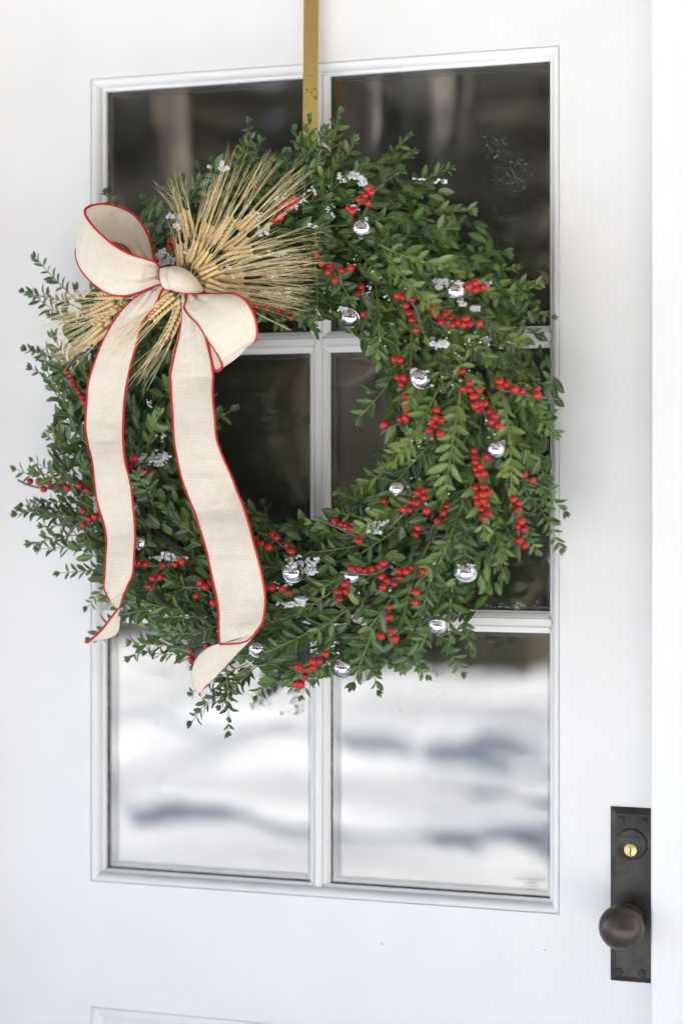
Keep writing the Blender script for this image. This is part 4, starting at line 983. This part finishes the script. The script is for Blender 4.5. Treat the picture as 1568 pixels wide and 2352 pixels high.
TW = [
 ('berry twig with seven berries above the topmost right bell', .185, z2, [(357, 437), (375, 457), (340, 478), (305, 500), (357, 522), (268, 566), (250, 550)], [(445, 415), (370, 470), (260, 575)]),
 ('berry twig just above the tips of the upper wheat awns', .180, z1, [(1350, 410), (1318, 420), (1293, 432), (1335, 438), (1300, 467), (1290, 490), (1262, 500)], [(1370, 400), (1310, 450), (1255, 505)]),
 ('two berries by the snow pile above the knot', .172, z1, [(787, 598), (785, 630)], [(800, 570), (782, 640)]),
 ('berry twig hanging at the tips of the middle wheat awns', .183, z2, [(95, 868), (145, 880), (130, 912), (207, 900), (258, 888), (168, 958), (65, 812)], [(130, 850), (185, 890), (208, 985)]),
 ('drooping berry twig beside the small bell on the bare glass', .150, z2, [(318, 995), (296, 1035), (333, 1150)], [(320, 985), (340, 1060), (375, 1180)]),
 ('cluster of four berries right of the snowy upper bell', .190, z2, [(925, 992), (962, 972), (1012, 995), (963, 1012)], [(900, 1010), (960, 990), (1060, 970)]),
 ('thick bare grey twig with berries along its left side', .180, z2, [(612, 1067), (555, 1055), (572, 1103), (590, 1142), (607, 1180), (628, 1240), (528, 1045)], [(560, 1030), (610, 1090), (640, 1150), (655, 1220)], .0022),
 ('berry cluster left below the snowy upper bell', .186, z2, [(690, 1090), (745, 1085), (725, 1120), (742, 1150), (800, 1150), (775, 1195)], [(680, 1075), (740, 1120), (800, 1180)]),
 ('level row of berries beneath the snowy upper bell', .190, z2, [(835, 1212), (868, 1198), (912, 1175), (900, 1210), (933, 1205), (987, 1203), (835, 1170)], [(820, 1190), (900, 1200), (1000, 1200)]),
 ('long berry twig along the inner right rim by a bell', .172, c4, [(510, 308), (537, 312), (527, 412), (563, 413), (550, 450), (570, 520)], [(520, 220), (550, 340), (575, 440), (600, 560)]),
 ('berry twig reaching left into the opening at mid height', .172, c4, [(565, 572), (585, 590), (578, 615), (540, 648), (572, 640), (578, 655), (455, 675), (447, 683)], [(605, 560), (560, 655), (480, 690), (425, 735)]),
 ('berry cluster among pale leaves right of the opening', .185, c4, [(722, 660), (738, 685), (770, 650), (705, 712), (766, 732), (745, 595), (740, 640)], [(760, 590), (735, 680), (680, 790)]),
 ('longest slanting berry twig high on the right side', .190, c4, [(890, 375), (932, 440), (900, 475), (935, 480), (988, 483), (955, 520), (990, 560), (965, 570), (983, 597), (1018, 560), (1047, 605), (1075, 630), (1058, 660), (1097, 685)], [(900, 390), (960, 490), (1000, 570), (1030, 650)], .0018),
 ('berry twig sticking out over the right edge of the glass', .165, c4, [(1100, 432), (1107, 463), (1140, 450), (1188, 477), (1230, 490), (1313, 475), (1315, 512)], [(1080, 470), (1180, 495), (1300, 515), (1450, 535)], .0016),
 ('upright berry cluster left below the right-hand bell', .186, c4, [(958, 825), (962, 860), (1033, 860), (965, 890), (992, 915), (967, 930), (980, 960), (1010, 955)], [(970, 800), (980, 890), (985, 1000)]),
 ('dense column of dark red berries low on the right side', .188, c4, [(968, 1035), (1008, 1030), (1005, 1075), (970, 1085), (1035, 1065), (1008, 1110), (1028, 1133), (1003, 1157), (1040, 1180), (1013, 1210), (975, 1120)], [(1000, 1010), (1010, 1100), (1025, 1240)]),
 ('hanging berry twig with a bare end near the right edge', .165, c6, [(1215, 145), (1240, 165), (1236, 200), (1255, 258), (1237, 283), (1270, 297), (1245, 355), (1270, 381)], [(1205, 60), (1240, 200), (1240, 320), (1248, 465)], .0015),
 ('three scattered berries on a thin twig at the far right', .150, c4, [(1290, 993), (1165, 1035), (1240, 960)], [(1150, 1040), (1240, 990), (1380, 1045)], .0010),
 ('lone berry on the twig poking into the opening', .165, c6, [(547, 155)], [(560, 150), (520, 185), (475, 225)], .0010),
 ('berry cluster at lower right beside the half-hidden bell', .186, c6, [(720, 112), (748, 100), (755, 135), (688, 158), (716, 163), (648, 198), (680, 198), (768, 205)], [(770, 90), (690, 180), (580, 290)], .0014),
 ('sparse berries deep in the leaves at lower right', .170, c6, [(826, 258), (712, 326), (725, 292), (855, 215), (870, 180)], [(880, 160), (820, 260), (780, 320)], .0016),
 ('straight berry twig crossing the upright glazing bar', .185, c6, [(298, 258), (330, 275), (355, 278), (380, 297), (405, 303), (428, 317), (420, 360)], [(190, 237), (300, 285), (440, 350)], .0018),
 ('berry twig standing up into the glass beside the long tail', .170, c5, [(1405, 325), (1422, 343), (1475, 382), (1497, 412), (1318, 350), (1345, 372), (1382, 393)], [(1330, 315), (1400, 345), (1480, 410)], .0014),
 ('row of five berries in front of a bell at bottom centre', .190, c6, [(383, 503), (420, 503), (450, 513), (487, 505), (525, 492), (548, 475)], [(325, 520), (430, 530), (500, 530), (580, 490)], .0016),
 ('berry group below right of the row at bottom centre', .188, c6, [(568, 565), (603, 580), (545, 598), (627, 550), (628, 515), (665, 518), (690, 497), (540, 545)], [(505, 635), (600, 560), (700, 490)], .0014),
 ('small berry twig below left of the row at bottom centre', .182, c6, [(315, 622), (352, 620), (322, 660), (350, 580)], [(275, 695), (320, 650), (355, 580)], .0016),
 ('single bright berry on the lower right bulge', .186, c6, [(707, 677), (715, 625), (750, 515)], [(750, 520), (715, 620), (705, 700)], .0010),
 ('dark twig with four berries at the lower middle', .186, c6, [(577, 752), (575, 700), (590, 820), (533, 848), (604, 862)], [(555, 720), (560, 810), (595, 905)], .0020),
 ('berry twig at the very bottom left of the lowest bell', .180, c6, [(248, 942), (187, 980), (215, 980), (160, 1020), (183, 1010), (110, 1010), (140, 1055), (147, 1060), (100, 1098), (120, 1098)], [(240, 930), (160, 1020), (55, 1140)], .0016),
 ('three half-hidden berries right of the long tail', .175, c5, [(1380, 600), (1400, 600), (1490, 625), (1450, 605)], [(1370, 590), (1430, 605), (1510, 630)]),
 ('berry twig jutting out farthest to the left', .125, c5, [(155, 53), (205, 57), (250, 60), (225, 92), (305, 82), (330, 55), (347, 88)], [(92, 45), (140, 70), (220, 88), (350, 95)], .0018),
 ('two berries on a curved twig near the left edge', .150, c5, [(452, 100), (410, 75)], [(425, 170), (415, 130), (445, 90)], .0016),
 ('berry twig at the left edge of the short tail', .160, c5, [(430, 205), (460, 248), (430, 277), (490, 235)], [(345, 340), (390, 280), (500, 225)], .0018),
 ('berry twig on the snow between the two tails', .170, c3, [(690, 790), (665, 830), (722, 853), (752, 860), (775, 865)], [(650, 812), (720, 825), (805, 862)], .0018),
 ('berry twig beside the left fan of wheat', .150, c3, [(345, 345), (375, 388), (382, 410), (407, 450), (425, 475), (440, 505)], [(320, 360), (380, 420), (445, 500)], .0022),
 ('three berries just right of the short tail, near its end', .175, c5, [(785, 553), (820, 545), (765, 595)], [(760, 650), (800, 570), (850, 520)], .0012),
 ('berries on two dark twigs left of the long tail', .175, c5, [(1030, 575), (1057, 597), (1085, 575), (1010, 643), (1100, 678)], [(945, 600), (1060, 605), (1100, 670)], .0016),
 ('faint berries in the snow between the lower tails', .165, c5, [(712, 475), (750, 480), (900, 480), (935, 465), (840, 485)], [(700, 480), (800, 490), (950, 460)]),
 ('two berries one above the other left of the long tail end', .178, c5, [(985, 928), (985, 970), (1068, 905)], [(920, 990), (985, 950), (1080, 895)], .0010),
 ('berry twig over the dark glass under the right loop', .170, z1, [(1225, 905), (1280, 913), (1333, 945), (1360, 922), (1371, 950), (1178, 895)], [(1170, 890), (1290, 920), (1435, 945)], .0012),
]
for tw in TW: twig(*tw)

# ------------------------------------------------------------------ jingle bells
def bell(px, py, rp, d, label, az, tilt):
    c = P(px, py, d); R = rp / 4573.0 * (c - CAM).length
    t = thing('jingle_bell', c, label, 'bell', 'silver jingle bells on the wreath')
    ax = Vector((math.sin(az) * math.cos(tilt), -math.cos(az) * math.cos(tilt), math.sin(tilt)))    # points out of the slotted half
    X = ax.orthogonal().normalized(); Y = ax.cross(X)
    half = [(R * math.cos(math.radians(a_)), R * math.sin(math.radians(a_)) * .97) for a_ in (4, 14, 26, 38, 50, 62, 74, 84)] + [(.0002, R * .97)]
    s = MB(); s.lathe(c, -ax, [(R * .99, 0)] + half, 36); s.obj('back_shell', M_chrome, t, True)
    s = MB(); s.lathe(c, ax, [(R * .99, 0)] + half, 36); s.obj('front_shell', M_chrome, t, True)
    s = MB(); s.lathe(c - ax * R * .05, ax, [(R * .98, 0), (R * 1.045, R * .02), (R * 1.045, R * .08), (R * .98, R * .10)], 36); s.obj('rim', M_chrome, t, True)
    s = MB()
    for D in (X, Y):       # crossed slots ending in round holes
        pts = [c + (ax * math.cos(q) + D * math.sin(q)) * R * .985 for q in [math.radians(-52 + 104 * i / 12) for i in range(13)]]
        s.tube(pts, R * .034, 6)
        for p_ in (pts[0], pts[-1]): s.lathe(c + (p_ - c) * .97, p_ - c, [(R * .085, 0), (R * .085, R * .052), (.0001, R * .055)], 12)
    s.obj('slot', M_dark, t, False)
    s = MB(); lp = []
    for i in range(13):
        a_ = 2 * math.pi * i / 12; lp.append(c - ax * R * 1.12 + X * R * .22 * math.cos(a_) + (-ax) * R * .22 * math.sin(a_))
    s.tube(lp, R * .05, 5); s.obj('loop', M_chrome, t, True)
for bl in (
 (830.7, 525, 21, .192, 'shiny bell below the topmost berry twig', .5, .9), (1047, 668, 22, .196, 'bell half buried in snow at upper right', -.4, .8),
 (803.5, 729, 23.5, .150, 'frosted bell hanging alone in front of the bare glass', -.2, -.5), (964, 870, 24, .182, 'bell with an icy crust at the inner right rim', .9, .3),
 (1139, 1033, 21, .190, 'clean bright bell on the right side of the wreath', -.9, -.8), (911, 1122, 20, .178, 'dark bell half hidden at the inner right rim', -.8, .5),
 (1069.5, 1314, 25, .186, 'large bell at lower right above the lowest glazing bar', .4, .6), (1004.7, 1437, 22, .165, 'bell peeping out under leaves beside the lowest glazing bar', .2, -.9),
 (786.8, 1535, 23, .160, 'lowest bell, at the bottom of the upright glazing bar', -.6, -.6), (672, 1316, 23.5, .180, 'icy bell in the snow right of the long tail', .6, .4),
 (808, 1322, 20, .172, 'bell covered by the row of berries at bottom centre', .1, .9), (591, 1490, 20, .165, 'bell peeping out under the fold of the long tail', .7, .2),
 (322, 1247, 16, .165, 'bell mostly hidden behind the short tail', -.5, .3)):
    bell(*bl)

# ------------------------------------------------------------------ snow caught in the wreath
def ico():
    ph = (1 + 5 ** .5) / 2
    v = [Vector(p).normalized() for p in ((-1, ph, 0), (1, ph, 0), (-1, -ph, 0), (1, -ph, 0), (0, -1, ph), (0, 1, ph), (0, -1, -ph), (0, 1, -ph), (ph, 0, -1), (ph, 0, 1), (-ph, 0, -1), (-ph, 0, 1))]
    f = [(0, 11, 5), (0, 5, 1), (0, 1, 7), (0, 7, 10), (0, 10, 11), (1, 5, 9), (5, 11, 4), (11, 10, 2), (10, 7, 6), (7, 1, 8), (3, 9, 4), (3, 4, 2), (3, 2, 6), (3, 6, 8), (3, 8, 9), (4, 9, 5), (2, 4, 11), (6, 2, 10), (8, 6, 7), (9, 8, 1)]
    return v, f
IV, IF = ico()
def lumps(mb, px, py, d, wpx, hpx, n_, r0, r1, rg, flat=.7):
    sub = [(rg.uniform(-.5, .5), rg.uniform(-.5, .5), rg.uniform(-.010, .006), rg.uniform(.12, .30)) for k in range(max(3, int(wpx / 7)))]
    for i in range(n_):
        sx_, sy_, sd_, sr_ = rg.choice(sub)
        c = P(px + wpx * (sx_ + rg.gauss(0, sr_ * .5)), py + hpx * (sy_ + rg.gauss(0, sr_ * .6)), d + sd_ + rg.uniform(-.004, .003)); r = rg.uniform(r0, r1)
        sx, sz = rg.uniform(.7, 1.4), rg.uniform(.6, 1.1)
        R_ = Matrix.Rotation(rg.uniform(0, 6.28), 3, 'Y') @ Matrix.Rotation(rg.uniform(0, 6.28), 3, 'X')
        mb.add([c + Vector((p.x * sx, p.y * flat, p.z * sz)) * r * rg.uniform(.72, 1.2) for p in [R_ @ v for v in IV]], IF)
rg = random.Random(31)
SNG = 'snow clumps lodged in the wreath'
for (px, py, d, w_, h_, n_, lb) in (
    (386, 596, .190, 38, 30, 150, 'heap of icy snow behind the top of the knot'), (352, 1050, .158, 62, 38, 170, 'snow lying between the two tails around a berry twig'),
    (325, 1118, .150, 40, 24, 60, 'lower snow patch between the two tails'), (1026, 652, .178, 56, 30, 120, 'snow packed around the upper right bell'),
    (843, 1212, .182, 78, 22, 130, 'snow strip behind the berry twig that crosses the glazing bar'), (690, 1300, .170, 62, 34, 120, 'snow around the icy bell right of the long tail'),
    (680, 1385, .172, 56, 22, 90, 'snow below the icy bell right of the long tail'), (390, 1278, .165, 66, 18, 90, 'snow with faint berries between the lower tails'),
    (822, 412, .176, 40, 26, 80, 'snow lump left of the topmost right berry twig'), (1082, 703, .182, 42, 16, 60, 'snow lying on leaves right of the level berry row'),
    (412, 508, .180, 34, 28, 70, 'snow behind the small far-out wheat ear'), (514, 382, .165, 22, 20, 40, 'white snow ball on a leaf tip at the top left'),
    (606, 522, .196, 22, 34, 50, 'snow lump pierced by awns in the right wheat fan'), (1010, 786, .178, 60, 16, 70, 'snow on leaves beneath the level berry row')):
    a = MB(); lumps(a, px, py, d - .008, w_, h_ * .95, int(n_ * 1.1), .0010, .0029, rg)
    tag(a.obj('snow_clump', M_snow, None, True), lb, 'snow', SNG)
cr_ = MB()
for (px, py, d, w_, h_, n_) in ((435, 570, .200, 26, 22, 40), (632, 582, .200, 46, 10, 34), (518, 612, .205, 22, 10, 18), (540, 634, .203, 16, 14, 14), (622, 634, .200, 36, 16, 22), (634, 674, .200, 60, 14, 30), (580, 497, .188, 34, 16, 26), (484, 380, .165, 12, 14, 12),
                               (640, 450, .175, 26, 20, 18), (690, 470, .175, 30, 30, 26), (715, 440, .172, 20, 26, 16), (728, 520, .17, 30, 20, 14), (760, 480, .17, 24, 24, 14), (790, 410, .172, 24, 24, 22), (815, 478, .186, 26, 18, 20),
                               (960, 412, .165, 20, 6, 12), (1005, 416, .165, 36, 6, 16), (842, 502, .19, 20, 16, 18), (1125, 650, .18, 20, 14, 20), (964, 850, .195, 40, 12, 40), (800, 708, .160, 34, 8, 30), (1048, 648, .198, 30, 6, 16), (985, 878, .19, 20, 14, 18),
                               (380, 650, .172, 30, 10, 20), (205, 660, .15, 20, 14, 16), (225, 720, .16, 26, 20, 14), (370, 1000, .155, 26, 30, 18), (340, 930, .15, 20, 40, 12), (390, 880, .15, 20, 30, 12), (250, 1100, .15, 40, 30, 14), (180, 1105, .13, 60, 40, 12), (300, 1180, .15, 20, 30, 10),
                               (505, 1440, .17, 30, 20, 12), (470, 1480, .165, 30, 14, 14), (650, 1345, .172, 50, 14, 24), (672, 1298, .196, 34, 10, 30), (1070, 1294, .196, 34, 8, 26), (740, 1490, .165, 60, 30, 12), (860, 1165, .17, 30, 14, 12), (950, 1000, .17, 80, 60, 16), (1130, 980, .17, 50, 40, 12), (1000, 1100, .17, 120, 100, 16), (900, 1330, .17, 160, 90, 16), (1050, 900, .175, 120, 100, 16), (880, 620, .17, 140, 100, 20), (1080, 780, .17, 120, 60, 20)):
    lumps(cr_, px, py, d - .002, w_, h_, n_, .0007, .0019, rg)
tag(cr_.obj('snow', M_snow), 'small crumbs of icy snow scattered over leaves and wheat', kind='stuff')

# dried splash of frost and droplets on the glass
fr = MB(); rg = random.Random(8)
m_frost, n_, l_, b_ = mat('frost_specks', (.36, .40, .46), .4)
def specks(px, py, sx, sy, n_, r0, r1):
    for i in range(n_):
        q = P(px + rg.gauss(0, sx), py + rg.gauss(0, sy), -YG)
        if not (.02 < q.x < .31 or q.x < -.02) or abs(q.z - HB[0]) < .018 or abs(q.z - HB[1]) < .018: continue
        r = rg.uniform(r0, r1) * (.5 + rg.random() * .7); e = rg.uniform(.8, 1.7)
        fr.add([Vector((q.x, YG - .0004, q.z)) + Vector((p.x * r * e, p.y * .0003, p.z * r)) for p in IV], IF)
specks(1178, 410, 25, 34, 230, .0002, .0008); specks(1140, 350, 22, 26, 70, .0003, .0008); specks(1165, 370, 60, 70, 110, .0002, .0006)
specks(1190, 1392, 50, 9, 150, .0003, .0009); specks(1230, 742, 22, 4, 50, .0003, .0008); specks(900, 1700, 200, 120, 16, .0003, .0009); specks(480, 1960, 160, 20, 14, .0003, .0008); specks(600, 930, 60, 60, 26, .0003, .0008)
tag(fr.obj('frost_specks', m_frost), 'spray of frost specks and dried drops on the door glass', kind='stuff')
for px, py in ((645, 1640),):
    q = P(px, py, -YG + .002); a = MB(); a.lathe((q.x, YG - .001, q.z), (0, 0, -1), [(.0001, -.004), (.0012, -.001), (.0016, .0008), (.0001, .0022)], 10)
    tag(a.obj('water_drop', m_frost, None, True), 'tiny clear drop on the lower left pane below the long tail', 'drop')
